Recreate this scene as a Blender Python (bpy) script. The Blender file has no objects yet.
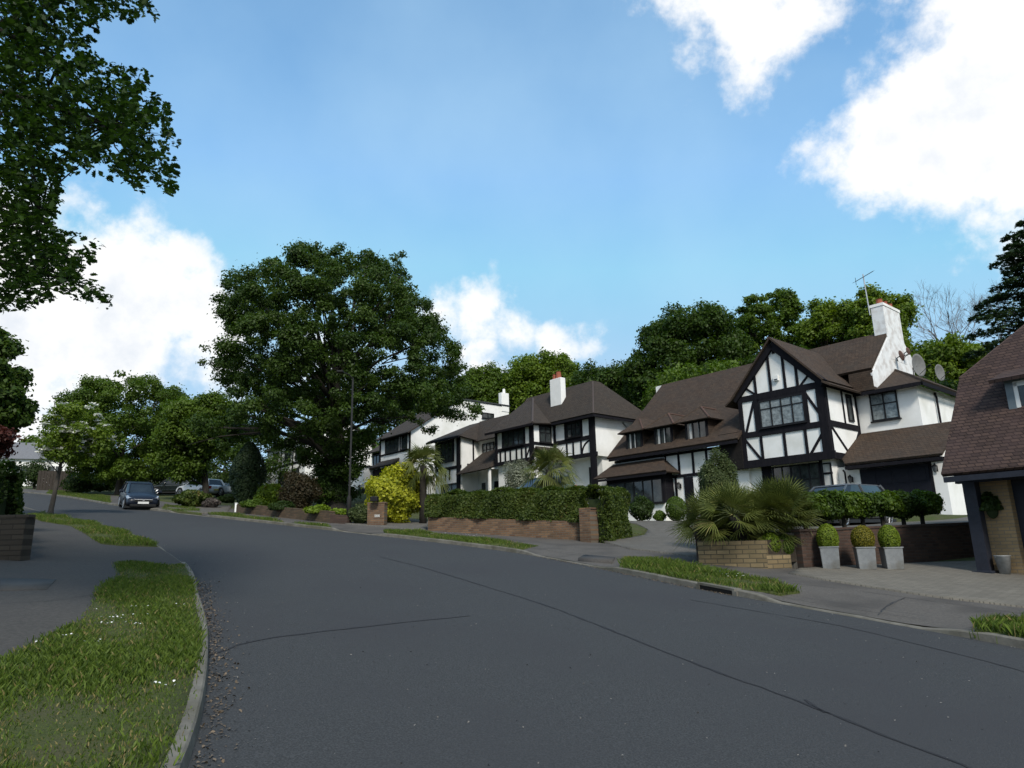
import bpy, bmesh, math, random
import numpy as np
from mathutils import Vector
random.seed(7); RNG = np.random.default_rng(7)
R = math.radians
C = bpy.context.scene.collection
sc = bpy.context.scene

# ------------------------------------------------------------------ camera
TH, RO, FPX = R(13.5), R(1.4), 690.0
_f = np.array([0, math.cos(TH), math.sin(TH)]); _u0 = np.array([0, -math.sin(TH), math.cos(TH)]); _r0 = np.array([1., 0, 0])
_r = _r0*math.cos(RO) - _u0*math.sin(RO); _u = _u0*math.cos(RO) + _r0*math.sin(RO)
cam_d = bpy.data.cameras.new('camera'); cam = bpy.data.objects.new('camera', cam_d); C.objects.link(cam)
cam_d.lens = FPX/1024*36; cam_d.sensor_width = 36; cam_d.clip_start = .05; cam_d.clip_end = 6000
from mathutils import Matrix
cam.matrix_world = Matrix(((_r[0], _u[0], -_f[0], 0), (_r[1], _u[1], -_f[1], 0), (_r[2], _u[2], -_f[2], 0), (0, 0, 0, 1)))
sc.camera = cam
def ray(px, py): return _f + _r*(px-512)/FPX - _u*(py-384)/FPX

# ------------------------------------------------------------------ world, sun, exposure
SUN_AZ, SUN_EL = 168, 42          # degrees, azimuth clockwise from +Y
sc.view_settings.view_transform = 'Standard'; sc.view_settings.look = 'None'
sc.view_settings.exposure = 0.70; sc.view_settings.gamma = 1
w = bpy.data.worlds.new('World'); sc.world = w; w.use_nodes = True
nt = w.node_tree; nt.nodes.clear()
def N(t, **k):
    n = nt.nodes.new(t)
    for a, b in k.items(): setattr(n, a, b)
    return n
out = N('ShaderNodeOutputWorld'); bg = N('ShaderNodeBackground'); sky = N('ShaderNodeTexSky')
sky.sky_type = 'NISHITA'; sky.sun_disc = False; sky.sun_elevation = R(SUN_EL); sky.sun_rotation = R(SUN_AZ)
sky.air_density = 1.0; sky.dust_density = .6; sky.ozone_density = 1.6
SKY_K = 0.15
tc = N('ShaderNodeTexCoord')
def vmath(op, a, b=None):
    n = N('ShaderNodeVectorMath', operation=op); nt.links.new(a, n.inputs[0])
    if b is not None:
        if isinstance(b, (tuple, list)): n.inputs[1].default_value = b
        else: nt.links.new(b, n.inputs[1])
    return n
def fmath(op, a, b=None, clamp=False):
    n = N('ShaderNodeMath', operation=op, use_clamp=clamp)
    for i, x in enumerate((a, b)):
        if x is None: continue
        if isinstance(x, (int, float)): n.inputs[i].default_value = x
        else: nt.links.new(x, n.inputs[i])
    return n.outputs[0]
# cloud banks: (photo pixel of the centre, angular radius, weight)
CL = [((700, 10), .075, .9), ((745, 25), .085, 1.1), ((790, 5), .07, 1.0), ((820, -10), .045, .8), ((760, 70), .05, .6), ((720, 50), .05, .6), ((740, -60), .12, 1.1),
      ((850, 150), .07, .9), ((890, 140), .08, 1.1), ((940, 115), .085, 1.3), ((1000, 95), .10, 1.4), ((1020, 40), .06, 1.0), ((930, 175), .065, .9), ((975, 160), .08, 1.1), ((1080, 70), .16, 1.4), ((865, 190), .05, .7),
      ((885, 252), .03, .50), ((930, 262), .03, .46), ((845, 130), .05, .5), ((960, 75), .05, .5),
      ((40, 270), .08, 1.0), ((90, 268), .075, 1.0), ((130, 285), .085, 1.1), ((175, 305), .075, 1.0), ((100, 325), .11, 1.1), ((30, 325), .11, 1.1), ((215, 345), .07, .9), ((190, 355), .07, .8), ((-60, 310), .18, 1.2),
      ((440, 325), .06, .9), ((475, 325), .06, 1.0), ((515, 325), .055, .95), ((555, 338), .045, .85), ((590, 340), .035, .7), ((480, 360), .06, .9), ((530, 360), .04, .6), ((320, 360), .08, .7),
      ((170, 385), .07, .45), ((490, 265), .022, .36), ((550, 235), .06, .22), ((510, 230), .05, .18), ((700, 170), .03, .28), ((590, 250), .05, .16)]
acc = None
nz = N('ShaderNodeTexNoise'); nz.inputs['Scale'].default_value = 4.5; nz.inputs['Detail'].default_value = 10; nz.inputs['Roughness'].default_value = .62
nt.links.new(tc.outputs['Generated'], nz.inputs['Vector'])
wob = vmath('SCALE', vmath('SUBTRACT', nz.outputs['Color'], (.5, .5, .5)).outputs[0]); wob.inputs['Scale'].default_value = .11
dirn = vmath('ADD', tc.outputs['Generated'], wob.outputs[0])
for (p, rad, wt) in CL:
    d = ray(*p); d = d/np.linalg.norm(d)
    ds = vmath('DISTANCE', dirn.outputs[0], tuple(d)).outputs['Value']
    q = fmath('DIVIDE', ds, rad*1.36); q = fmath('MULTIPLY', q, q); q = fmath('MULTIPLY', q, -1.0); q = fmath('EXPONENT', q); q = fmath('MULTIPLY', q, wt)
    acc = q if acc is None else fmath('MAXIMUM', acc, q)
# a few more banks outside the frame come from plain noise
n2 = N('ShaderNodeTexNoise'); n2.inputs['Scale'].default_value = 14; n2.inputs['Detail'].default_value = 8; n2.inputs['Roughness'].default_value = .6
nt.links.new(tc.outputs['Generated'], n2.inputs['Vector'])
sep = N('ShaderNodeSeparateXYZ'); nt.links.new(tc.outputs['Generated'], sep.inputs[0])
n3 = N('ShaderNodeTexNoise'); n3.inputs['Scale'].default_value = 2.6; n3.inputs['Detail'].default_value = 6
nt.links.new(tc.outputs['Generated'], n3.inputs['Vector'])
mr0 = N('ShaderNodeMapRange'); mr0.inputs['From Min'].default_value = .30; mr0.inputs['From Max'].default_value = -.25
nt.links.new(sep.outputs['Y'], mr0.inputs['Value'])      # broken cloud behind the viewer
back = fmath('MULTIPLY', mr0.outputs['Result'], fmath('MULTIPLY', fmath('SUBTRACT', n3.outputs['Fac'], .42, True), 6.0))
acc = fmath('ADD', acc, back)
tot = fmath('ADD', acc, fmath('MULTIPLY', fmath('SUBTRACT', n2.outputs['Fac'], .5), 1.25))
mr = N('ShaderNodeMapRange', interpolation_type='SMOOTHSTEP'); mr.inputs['From Min'].default_value = .50; mr.inputs['From Max'].default_value = .92
nt.links.new(tot, mr.inputs['Value'])
# cloud body: bright tops, blue-grey thick parts
mr2 = N('ShaderNodeMapRange', interpolation_type='SMOOTHSTEP'); mr2.inputs['From Min'].default_value = .75; mr2.inputs['From Max'].default_value = 2.3
nt.links.new(fmath('ADD', acc, fmath('MULTIPLY', fmath('SUBTRACT', n2.outputs['Fac'], .5), 4.0)), mr2.inputs['Value'])
ccol = N('ShaderNodeMix', data_type='RGBA'); ccol.inputs[6].default_value = (.66, .66, .66, 1); ccol.inputs[7].default_value = (.50, .535, .58, 1)
nt.links.new(mr2.outputs['Result'], ccol.inputs[0])
skc = vmath('SCALE', sky.outputs[0]); skc.inputs['Scale'].default_value = SKY_K
skt = N('ShaderNodeMix', data_type='RGBA', blend_type='MULTIPLY'); skt.inputs[0].default_value = 1; skt.inputs[7].default_value = (.66, 1.02, 1.10, 1)
nt.links.new(skc.outputs[0], skt.inputs[6])
veil = N('ShaderNodeMix', data_type='RGBA'); vm_ = N('ShaderNodeMapRange'); vm_.inputs['From Min'].default_value = .35; vm_.inputs['From Max'].default_value = .75; vm_.inputs['To Min'].default_value = .16; vm_.inputs['To Max'].default_value = .50; nt.links.new(n3.outputs['Fac'], vm_.inputs['Value']); nt.links.new(vm_.outputs[0], veil.inputs[0]); veil.inputs[7].default_value = (.36, .52, .64, 1); dk = N('ShaderNodeMix', data_type='RGBA', blend_type='DARKEN'); dk.inputs[0].default_value = 1; dk.inputs[7].default_value = (.235, .375, .54, 1); nt.links.new(skt.outputs[2], dk.inputs[6]); nt.links.new(dk.outputs[2], veil.inputs[6])
fin = N('ShaderNodeMix', data_type='RGBA'); nt.links.new(mr.outputs['Result'], fin.inputs[0]); nt.links.new(veil.outputs[2], fin.inputs[6]); nt.links.new(ccol.outputs[2], fin.inputs[7])
nt.links.new(fin.outputs[2], bg.inputs[0]); bg.inputs[1].default_value = 1.0
nt.links.new(bg.outputs[0], out.inputs[0])

sd = bpy.data.lights.new('sun', 'SUN'); so = bpy.data.objects.new('sun', sd); C.objects.link(so)
sd.energy = 2.3; sd.angle = R(12); sd.color = (1, .94, .85)
az, el = R(SUN_AZ), R(SUN_EL)
sv = Vector((math.sin(az)*math.cos(el), math.cos(az)*math.cos(el), math.sin(el)))
so.rotation_euler = sv.to_track_quat('Z', 'Y').to_euler(); so.location = (0, 0, 60)

# ------------------------------------------------------------------ materials
MATS = {}
def mat(name, c1, c2=None, scale=6, rough=.85, bump=0., detail=5, metal=0, spec=.3, dist=.02, c3=None, scale3=.6, stretch=None, coat=0):
    if name in MATS: return MATS[name]
    m = bpy.data.materials.new(name); m.use_nodes = True; t = m.node_tree; b = t.nodes['Principled BSDF']
    b.inputs['Roughness'].default_value = rough; b.inputs['Metallic'].default_value = metal; b.inputs['Specular IOR Level'].default_value = spec
    if coat: b.inputs['Coat Weight'].default_value = coat; b.inputs['Coat Roughness'].default_value = .05
    c2 = c2 or tuple(x*.8 for x in c1)
    co = t.nodes.new('ShaderNodeTexCoord'); no = t.nodes.new('ShaderNodeTexNoise'); no.inputs['Scale'].default_value = scale; no.inputs['Detail'].default_value = detail; no.inputs['Roughness'].default_value = .65
    src = co.outputs['Object']
    if stretch:
        mp = t.nodes.new('ShaderNodeMapping'); mp.inputs['Scale'].default_value = stretch; t.links.new(src, mp.inputs[0]); src = mp.outputs[0]
    t.links.new(src, no.inputs['Vector'])
    cr = t.nodes.new('ShaderNodeValToRGB'); cr.color_ramp.elements[0].position = .32; cr.color_ramp.elements[1].position = .68
    cr.color_ramp.elements[0].color = (*c1, 1); cr.color_ramp.elements[1].color = (*c2, 1)
    t.links.new(no.outputs['Fac'], cr.inputs[0]); last = cr.outputs[0]
    if c3:
        n3 = t.nodes.new('ShaderNodeTexNoise'); n3.inputs['Scale'].default_value = scale3; n3.inputs['Detail'].default_value = 6; t.links.new(co.outputs['Object'], n3.inputs['Vector'])
        r3 = t.nodes.new('ShaderNodeMapRange'); r3.inputs['From Min'].default_value = .45; r3.inputs['From Max'].default_value = .7; t.links.new(n3.outputs['Fac'], r3.inputs['Value'])
        mx = t.nodes.new('ShaderNodeMix'); mx.data_type = 'RGBA'; t.links.new(r3.outputs['Result'], mx.inputs[0]); t.links.new(last, mx.inputs[6]); mx.inputs[7].default_value = (*c3, 1); last = mx.outputs[2]
    t.links.new(last, b.inputs['Base Color'])
    if bump:
        bp = t.nodes.new('ShaderNodeBump'); bp.inputs['Strength'].default_value = bump; bp.inputs['Distance'].default_value = dist; t.links.new(no.outputs['Fac'], bp.inputs['Height']); t.links.new(bp.outputs[0], b.inputs['Normal'])
    MATS[name] = m; return m

def brickmat(name, cols, mortar, bw, bh, msize=.008, rough=.9, bump=.6, axis='xz', offset=.5, dirt=None, zk=1.0):
    """courses run level (object z); axis: which object axes feed the length direction"""
    if name in MATS: return MATS[name]
    m = bpy.data.materials.new(name); m.use_nodes = True; t = m.node_tree; b = t.nodes['Principled BSDF']; b.inputs['Roughness'].default_value = rough; b.inputs['Specular IOR Level'].default_value = .2
    co = t.nodes.new('ShaderNodeTexCoord'); sp = t.nodes.new('ShaderNodeSeparateXYZ'); t.links.new(co.outputs['Object'], sp.inputs[0])
    cb = t.nodes.new('ShaderNodeCombineXYZ')
    ad = t.nodes.new('ShaderNodeMath'); ad.operation = 'ADD'; t.links.new(sp.outputs['X'], ad.inputs[0])
    if axis == 'xyz': t.links.new(sp.outputs['Y'], ad.inputs[1])
    elif axis == 'flat': ad.inputs[1].default_value = 0
    else: ad.inputs[1].default_value = 0
    t.links.new(ad.outputs[0], cb.inputs[0])
    mu = t.nodes.new('ShaderNodeMath'); mu.operation = 'MULTIPLY'; mu.inputs[1].default_value = zk
    t.links.new(sp.outputs['Y' if axis == 'flat' else 'Z'], mu.inputs[0]); t.links.new(mu.outputs[0], cb.inputs[1])
    br = t.nodes.new('ShaderNodeTexBrick'); br.inputs['Scale'].default_value = 1; br.inputs['Brick Width'].default_value = bw; br.inputs['Row Height'].default_value = bh
    br.inputs['Mortar Size'].default_value = msize; br.inputs['Mortar Smooth'].default_value = .3; br.offset = offset; br.inputs['Bias'].default_value = 0
    br.inputs['Color1'].default_value = (*cols[0], 1); br.inputs['Color2'].default_value = (*cols[1], 1); br.inputs['Mortar'].default_value = (*mortar, 1)
    t.links.new(cb.outputs[0], br.inputs['Vector'])
    no = t.nodes.new('ShaderNodeTexNoise'); no.inputs['Scale'].default_value = 1.3; no.inputs['Detail'].default_value = 8; no.inputs['Roughness'].default_value = .7; t.links.new(co.outputs['Object'], no.inputs['Vector'])
    mr = t.nodes.new('ShaderNodeMapRange'); mr.inputs['From Min'].default_value = .35; mr.inputs['From Max'].default_value = .7; t.links.new(no.outputs['Fac'], mr.inputs['Value'])
    mx = t.nodes.new('ShaderNodeMix'); mx.data_type = 'RGBA'; fm = t.nodes.new('ShaderNodeMath'); fm.operation = 'MULTIPLY'; fm.inputs[1].default_value = .65; t.links.new(mr.outputs[0], fm.inputs[0])
    t.links.new(fm.outputs[0], mx.inputs[0]); t.links.new(br.outputs['Color'], mx.inputs[6]); mx.inputs[7].default_value = (*(dirt or tuple(x*.5 for x in cols[0])), 1)
    t.links.new(mx.outputs[2], b.inputs['Base Color'])
    bp = t.nodes.new('ShaderNodeBump'); bp.inputs['Strength'].default_value = bump; bp.inputs['Distance'].default_value = .01; bp.invert = True
    t.links.new(br.outputs['Fac'], bp.inputs['Height']); t.links.new(bp.outputs[0], b.inputs['Normal'])
    MATS[name] = m; return m

def leafmat(name, dark, light, third=None, trans=.35, rough=.55):
    if name in MATS: return MATS[name]
    m = bpy.data.materials.new(name); m.use_nodes = True; t = m.node_tree; b = t.nodes['Principled BSDF']; o = t.nodes['Material Output']
    b.inputs['Roughness'].default_value = rough; b.inputs['Specular IOR Level'].default_value = .25
    a = t.nodes.new('ShaderNodeAttribute'); a.attribute_name = 'rnd'
    cr = t.nodes.new('ShaderNodeValToRGB'); e = cr.color_ramp.elements; e[0].color = (*dark, 1); e[1].color = (*light, 1); e[1].position = .9
    if third: x = e.new(.95); x.color = (*light, 1); e[-1].color = (*third, 1); e[-1].position = .97
    t.links.new(a.outputs['Fac'], cr.inputs[0]); t.links.new(cr.outputs[0], b.inputs['Base Color'])
    tr = t.nodes.new('ShaderNodeBsdfTranslucent'); hs = t.nodes.new('ShaderNodeHueSaturation'); hs.inputs['Value'].default_value = 1.5; hs.inputs['Saturation'].default_value = 1.1
    t.links.new(cr.outputs[0], hs.inputs['Color']); t.links.new(hs.outputs[0], tr.inputs[0])
    mx = t.nodes.new('ShaderNodeMixShader'); mx.inputs[0].default_value = trans; t.links.new(b.outputs[0], mx.inputs[1]); t.links.new(tr.outputs[0], mx.inputs[2]); t.links.new(mx.outputs[0], o.inputs['Surface'])
    MATS[name] = m; return m

WHITE = mat('white_render', (.82, .82, .80), (.76, .76, .74), scale=2.5, rough=.8, bump=.15, c3=(.66, .66, .62), scale3=.9)
TIMBER = mat('black_timber', (.008, .008, .011), (.015, .014, .017), scale=12, rough=.75, bump=.3, stretch=(1, 1, .2), spec=.08)
BOARD = mat('dark_boarding', (.012, .011, .011), (.02, .018, .017), scale=9, rough=.8, bump=.4, spec=.08)
ROOFA = brickmat('brown_roof_tiles', ((.046, .030, .021), (.072, .048, .033)), (.020, .014, .011), .17, .10, .006, axis='xyz', dirt=(.045, .038, .032), bump=1.0)
ROOFB = brickmat('grey_brown_roof_tiles', ((.042, .033, .027), (.062, .049, .039)), (.022, .017, .014), .17, .10, .006, axis='xyz', dirt=(.04, .036, .032), bump=1.0)
ROOFG = brickmat('red_brown_roof_tiles', ((.036, .024, .020), (.078, .050, .038)), (.016, .011, .010), .165, .078, .010, axis='xyz', dirt=(.07, .045, .043), bump=1.0)
GLASS = mat('dark_window_glass', (.012, .015, .017), (.05, .06, .06), scale=3.5, rough=.06, spec=.6)  # noise tones paint faint tree reflections into the glass colour
GLASSL = mat('glass_curtains_and_reflections', (.05, .065, .07), (.26, .30, .31), scale=5, rough=.12, spec=.6, detail=6)  # pale mottling paints both curtains and reflected foliage into the pane
CURT = mat('pale_curtain', (.5, .5, .48), (.38, .38, .37), scale=9, rough=.9, stretch=(3, 3, .3))
FRAME = mat('black_window_frame', (.010, .010, .012), (.016, .016, .018), rough=.5, spec=.15)
FRAMEW = mat('white_window_frame', (.75, .75, .73), (.68, .68, .66), rough=.4)
BRICKR = brickmat('red_brown_brick', ((.10, .055, .035), (.22, .13, .072)), (.13, .11, .088), .225, .075, .012, axis='xz', dirt=(.075, .055, .036))
BRICKD = brickmat('dark_brown_brick', ((.048, .030, .023), (.092, .055, .040)), (.062, .050, .042), .225, .075, .011, axis='xz', dirt=(.05, .035, .03))
BRICKM = brickmat('mossy_brown_brick', ((.075, .048, .032), (.14, .088, .055)), (.08, .068, .05), .225, .075, .012, axis='xz', dirt=(.045, .042, .025))
BRICKY = brickmat('yellow_stone_brick', ((.17, .125, .068), (.30, .225, .125)), (.08, .066, .046), .30, .10, .013, axis='xyz', dirt=(.10, .085, .05))
BRICKS = brickmat('yellow_stock_brick', ((.27, .19, .10), (.36, .25, .13)), (.2, .17, .13), .225, .075, .009, axis='xyz', dirt=(.18, .13, .08))
ASPHALT = mat('asphalt', (.031, .033, .0345), (.058, .0605, .063), scale=75, rough=.92, bump=.9, detail=10, dist=.008, c3=(.040, .041, .044), scale3=.45)
ASPHALT.node_tree.nodes['Principled BSDF'].inputs['Specular IOR Level'].default_value = .2
for n_ in ASPHALT.node_tree.nodes:
    if n_.type == 'VALTORGB': n_.color_ramp.elements[0].position = .43; n_.color_ramp.elements[1].position = .60
PATCH = mat('newer_asphalt', (.022, .023, .024), (.040, .041, .041), scale=90, rough=.95, bump=.9, detail=10, dist=.006)
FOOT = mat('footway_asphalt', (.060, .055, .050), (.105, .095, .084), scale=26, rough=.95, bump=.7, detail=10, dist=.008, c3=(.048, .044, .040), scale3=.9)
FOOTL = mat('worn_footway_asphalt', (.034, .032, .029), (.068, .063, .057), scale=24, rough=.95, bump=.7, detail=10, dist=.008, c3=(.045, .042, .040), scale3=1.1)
KERB = mat('kerb_stone', (.17, .16, .135), (.10, .093, .078), scale=5, rough=.95, bump=.6, detail=9, c3=(.075, .07, .05), scale3=1.6)
PAVE = brickmat('block_paving', ((.13, .118, .098), (.175, .16, .132)), (.08, .073, .06), .2, .1, .008, axis='flat', dirt=(.10, .092, .078), bump=.3)
PAVED = brickmat('grey_block_paving', ((.10, .094, .083), (.14, .13, .115)), (.065, .06, .052), .2, .1, .008, axis='flat', dirt=(.08, .075, .066), bump=.3)
EARTH = mat('grass_ground', (.026, .040, .008), (.066, .078, .018), scale=45, rough=1, bump=.8, detail=9, c3=(.060, .058, .026), scale3=2.4)
SOIL = mat('garden_soil', (.028, .026, .016), (.05, .05, .022), scale=5, rough=1, bump=.8, detail=8)
BARK = mat('bark', (.05, .042, .034), (.085, .072, .058), scale=9, rough=.95, bump=.9, stretch=(1, 1, .25), dist=.03)
BARKD = mat('dark_bark', (.018, .016, .013), (.036, .032, .026), scale=9, rough=.95, bump=.9, stretch=(1, 1, .25), dist=.03)
GALV = mat('galvanised_metal', (.17, .18, .185), (.24, .25, .255), scale=9, rough=.55, metal=.3, c3=(.13, .125, .11), scale3=3.5)
DISH = mat('grey_dish', (.13, .13, .127), (.17, .17, .165), rough=.7)
RUST = mat('rusty_dish', (.16, .09, .075), (.22, .13, .10), rough=.8)
LAMPM = mat('dark_metal', (.012, .012, .012), (.02, .02, .02), rough=.7, metal=0, spec=.2)
POT = mat('terracotta_pot', (.30, .09, .05), (.22, .07, .045), rough=.85)
ALU = mat('pale_aluminium', (.5, .5, .5), (.42, .42, .42), rough=.4, metal=.6)

# ------------------------------------------------------------------ mesh helpers
def tag(o, label=None, cat=None, group=None, kind=None):
    if label: o['label'] = label
    if cat: o['category'] = cat
    if group: o['group'] = group
    if kind: o['kind'] = kind
    return o
def thing(name, label, cat, loc, rz=0, group=None):
    o = bpy.data.objects.new(name, None); C.objects.link(o); o.location = loc; o.rotation_euler = (0, 0, rz); o.empty_display_size = .3
    return tag(o, label, cat, group)
class MB:
    def __init__(s): s.v = []; s.f = []
    def add(s, vs, fs):
        n = len(s.v); s.v += [tuple(map(float, p)) for p in vs]; s.f += [tuple(i+n for i in f) for f in fs]; return s
    def box(s, x0, x1, y0, y1, z0, z1):
        x0, x1 = sorted((x0, x1)); y0, y1 = sorted((y0, y1)); z0, z1 = sorted((z0, z1))
        return s.add([(x0,y0,z0),(x1,y0,z0),(x1,y1,z0),(x0,y1,z0),(x0,y0,z1),(x1,y0,z1),(x1,y1,z1),(x0,y1,z1)],
                     [(0,3,2,1),(4,5,6,7),(0,1,5,4),(1,2,6,5),(2,3,7,6),(3,0,4,7)])
    def hexa(s, b, t):
        return s.add(list(b)+list(t), [(0,3,2,1),(4,5,6,7),(0,1,5,4),(1,2,6,5),(2,3,7,6),(3,0,4,7)])
    def prism(s, poly, d):
        """poly of 3d points extruded by vector d"""
        n = len(poly); d = np.array(d); top = [tuple(np.array(p)+d) for p in poly]
        return s.add(list(poly)+top, [tuple(range(n))[::-1], tuple(range(n, 2*n))] + [(i, (i+1) % n, (i+1) % n+n, i+n) for i in range(n)])
    def tube(s, pts, rad, seg=8, caps=True):
        pts = [np.array(p, float) for p in pts]; n = len(pts)
        if not hasattr(rad, '__len__'): rad = [rad]*n
        base = len(s.v); up = np.array([.13, .2, .97])
        for i, p in enumerate(pts):
            d = pts[min(i+1, n-1)]-pts[max(i-1, 0)]; d = d/(np.linalg.norm(d)+1e-9)
            a = np.cross(d, up if abs(d@up) < .95 else np.array([1, 0, 0.])); a /= np.linalg.norm(a); b = np.cross(d, a)
            for k in range(seg):
                t = 2*math.pi*k/seg; s.v.append(tuple(p+(a*math.cos(t)+b*math.sin(t))*rad[i]))
        for i in range(n-1):
            for k in range(seg):
                k2 = (k+1) % seg; s.f.append((base+i*seg+k, base+i*seg+k2, base+(i+1)*seg+k2, base+(i+1)*seg+k))
        if caps: s.f.append(tuple(base+k for k in range(seg))[::-1]); s.f.append(tuple(base+(n-1)*seg+k for k in range(seg)))
        return s
    def lathe(s, prof, cx=0, cy=0, seg=20):
        base = len(s.v); n = len(prof)
        for r, z in prof:
            for k in range(seg): t = 2*math.pi*k/seg; s.v.append((cx+r*math.cos(t), cy+r*math.sin(t), z))
        for i in range(n-1):
            for k in range(seg):
                k2 = (k+1) % seg; s.f.append((base+i*seg+k, base+i*seg+k2, base+(i+1)*seg+k2, base+(i+1)*seg+k))
        s.f.append(tuple(base+k for k in range(seg))[::-1]); s.f.append(tuple(base+(n-1)*seg+k for k in range(seg)))
        return s
    def build(s, name, m, parent=None, off=(0, 0, 0), smooth=False, solid=0, bevel=0):
        me = bpy.data.meshes.new(name); o3 = np.array(off, float)
        me.from_pydata([tuple(np.array(p)-o3) for p in s.v], [], s.f); me.materials.append(m)
        bm = bmesh.new(); bm.from_mesh(me); bmesh.ops.recalc_face_normals(bm, faces=bm.faces); bm.to_mesh(me); bm.free()
        if smooth: me.polygons.foreach_set('use_smooth', [True]*len(me.polygons))
        o = bpy.data.objects.new(name, me); C.objects.link(o)
        if parent is not None: o.parent = parent
        else: o.location = off
        if solid:
            md = o.modifiers.new('s', 'SOLIDIFY'); md.thickness = solid; md.offset = -1
        if bevel:
            md = o.modifiers.new('b', 'BEVEL'); md.width = bevel; md.segments = 2; md.limit_method = 'ANGLE'
        return o
def fastmesh(name, verts, k, m, rnd=None, parent=None, loc=None):
    """verts (n*k,3): n separate k-gons"""
    n = len(verts)//k; me = bpy.data.meshes.new(name)
    me.vertices.add(n*k); me.vertices.foreach_set('co', np.ascontiguousarray(verts, dtype=np.float32).ravel())
    me.loops.add(n*k); me.loops.foreach_set('vertex_index', np.arange(n*k, dtype=np.int32))
    me.polygons.add(n); me.polygons.foreach_set('loop_start', np.arange(0, n*k, k, dtype=np.int32))
    try: me.polygons.foreach_set('loop_total', np.full(n, k, dtype=np.int32))
    except Exception: pass
    a = me.attributes.new('rnd', 'FLOAT', 'FACE'); a.data.foreach_set('value', (RNG.random(n) if rnd is None else rnd).astype(np.float32))
    me.materials.append(m); me.update(calc_edges=True); me.validate()
    o = bpy.data.objects.new(name, me); C.objects.link(o)
    if parent is not None: o.parent = parent
    if loc is not None: o.location = loc
    return o
def unit(a): return a/(np.linalg.norm(a, axis=-1, keepdims=True)+1e-9)
DIAMOND = np.array([(0, -.5), (.30, -.08), (.22, .28), (0, .5), (-.22, .28), (-.30, -.08)])
QUAD = np.array([(0, -.5), (.33, 0), (0, .5), (-.33, 0)])
OAKLEAF = np.array([(0, -.5), (.05, -.32), (.17, -.28), (.13, -.14), (.27, -.08), (.17, .04), (.29, .16), (.17, .22), (.17, .38), (.05, .38), (0, .5),
                    (-.05, .38), (-.17, .38), (-.17, .22), (-.29, .16), (-.17, .04), (-.27, -.08), (-.13, -.14), (-.17, -.28), (-.05, -.32)])
SPRAY = np.array([(0, -.5), (.10, -.3), (.34, -.26), (.16, -.1), (.42, .06), (.15, .12), (.26, .36), (.04, .28), (0, .5), (-.10, .27), (-.32, .30), (-.14, .08), (-.42, -.02), (-.15, -.14), (-.28, -.34), (-.06, -.3)])
def leaves(c, nrm, size, shape=DIAMOND, long_dir=None):
    """c (n,3) centres, nrm (n,3) normals, size (n,) -> verts"""
    n = len(c); nrm = unit(nrm); t = RNG.normal(size=(n, 3)) if long_dir is None else long_dir
    a = unit(t-nrm*(t*nrm).sum(1, keepdims=True)); b = np.cross(nrm, a)
    k = len(shape); s = np.asarray(size).reshape(-1, 1, 1)*np.ones((n, 1, 1))
    bend = (np.abs(shape[:, 0])*.5)[None, :, None]
    v = c[:, None, :] + s*(b[:, None, :]*shape[None, :, 0:1] + a[:, None, :]*shape[None, :, 1:2] + nrm[:, None, :]*bend)
    return v.reshape(-1, 3), k
def clumps(cen, rad, n, size, upb=.5, shell=.5, flat=.75, shape=DIAMOND):
    """leaves spread through clumps; cen (m,3), rad (m,)"""
    m = len(cen); w = rad**2; w = w/w.sum(); idx = RNG.choice(m, n, p=w)
    d = unit(RNG.normal(size=(n, 3))); rr = (shell+(1-shell)*RNG.random(n))**.8
    rr *= 1+.30*RNG.normal(size=n)*(RNG.random(n) > .6)
    p = cen[idx]+d*np.array([1, 1, flat])*(rad[idx]*rr)[:, None]
    nr = d*.8+np.array([0, 0, upb])+RNG.normal(size=(n, 3))*.6
    sz = size*(.65+.7*RNG.random(n)); v, k = leaves(p, nr, sz, shape)
    hue = RNG.random(m)   # whole clumps differ a little, as sprays of younger and older leaves do
    rnd = np.clip(.45*RNG.random(n)+.55*hue[idx], 0, 1)
    return v, k, rnd

# ------------------------------------------------------------------ lie of the land
def cr(pts, step=.5):
    P = np.array(pts, float); P = np.vstack([2*P[0]-P[1], P, 2*P[-1]-P[-2]]); o = []
    for i in range(1, len(P)-2):
        n = max(2, int(np.linalg.norm(P[i+1]-P[i])/step))
        for t in np.linspace(0, 1, n, endpoint=False):
            o.append(.5*((2*P[i])+(-P[i-1]+P[i+1])*t+(2*P[i-1]-5*P[i]+4*P[i+1]-P[i+2])*t*t+(-P[i-1]+3*P[i]-3*P[i+1]+P[i+2])*t**3))
    o.append(P[-2]); return np.array(o)
RK = cr([(12.5,-9),(10.2,-3),(8.3,3),(7.3,6.0),(6.15,8.8),(5.1,10.6),(4.15,12.1),(3.2,13.8),(2.15,15.9),(1.25,17.7),(-.3,20.1),(-2.9,22.8),(-5.3,24.9),(-8.5,27.7),(-12.7,31.3),(-17.5,35.5),(-23.8,41.5),(-29.7,48.2),(-36,55.2),(-43,61.5),(-52,67),(-65,73),(-90,82)])
LK = cr([(3.2,-11),(1.0,-5),(-.4,-.5),(-1.25,2),(-2.0,4.6),(-3.2,7.5),(-4.4,9.9),(-5.6,12.3),(-6.9,14.4),(-8.8,17.1),(-12,21.2),(-15.7,25),(-21.4,31),(-27,37.5),(-33,45),(-39,51),(-47,56),(-60,61.5),(-90,71)])
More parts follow.
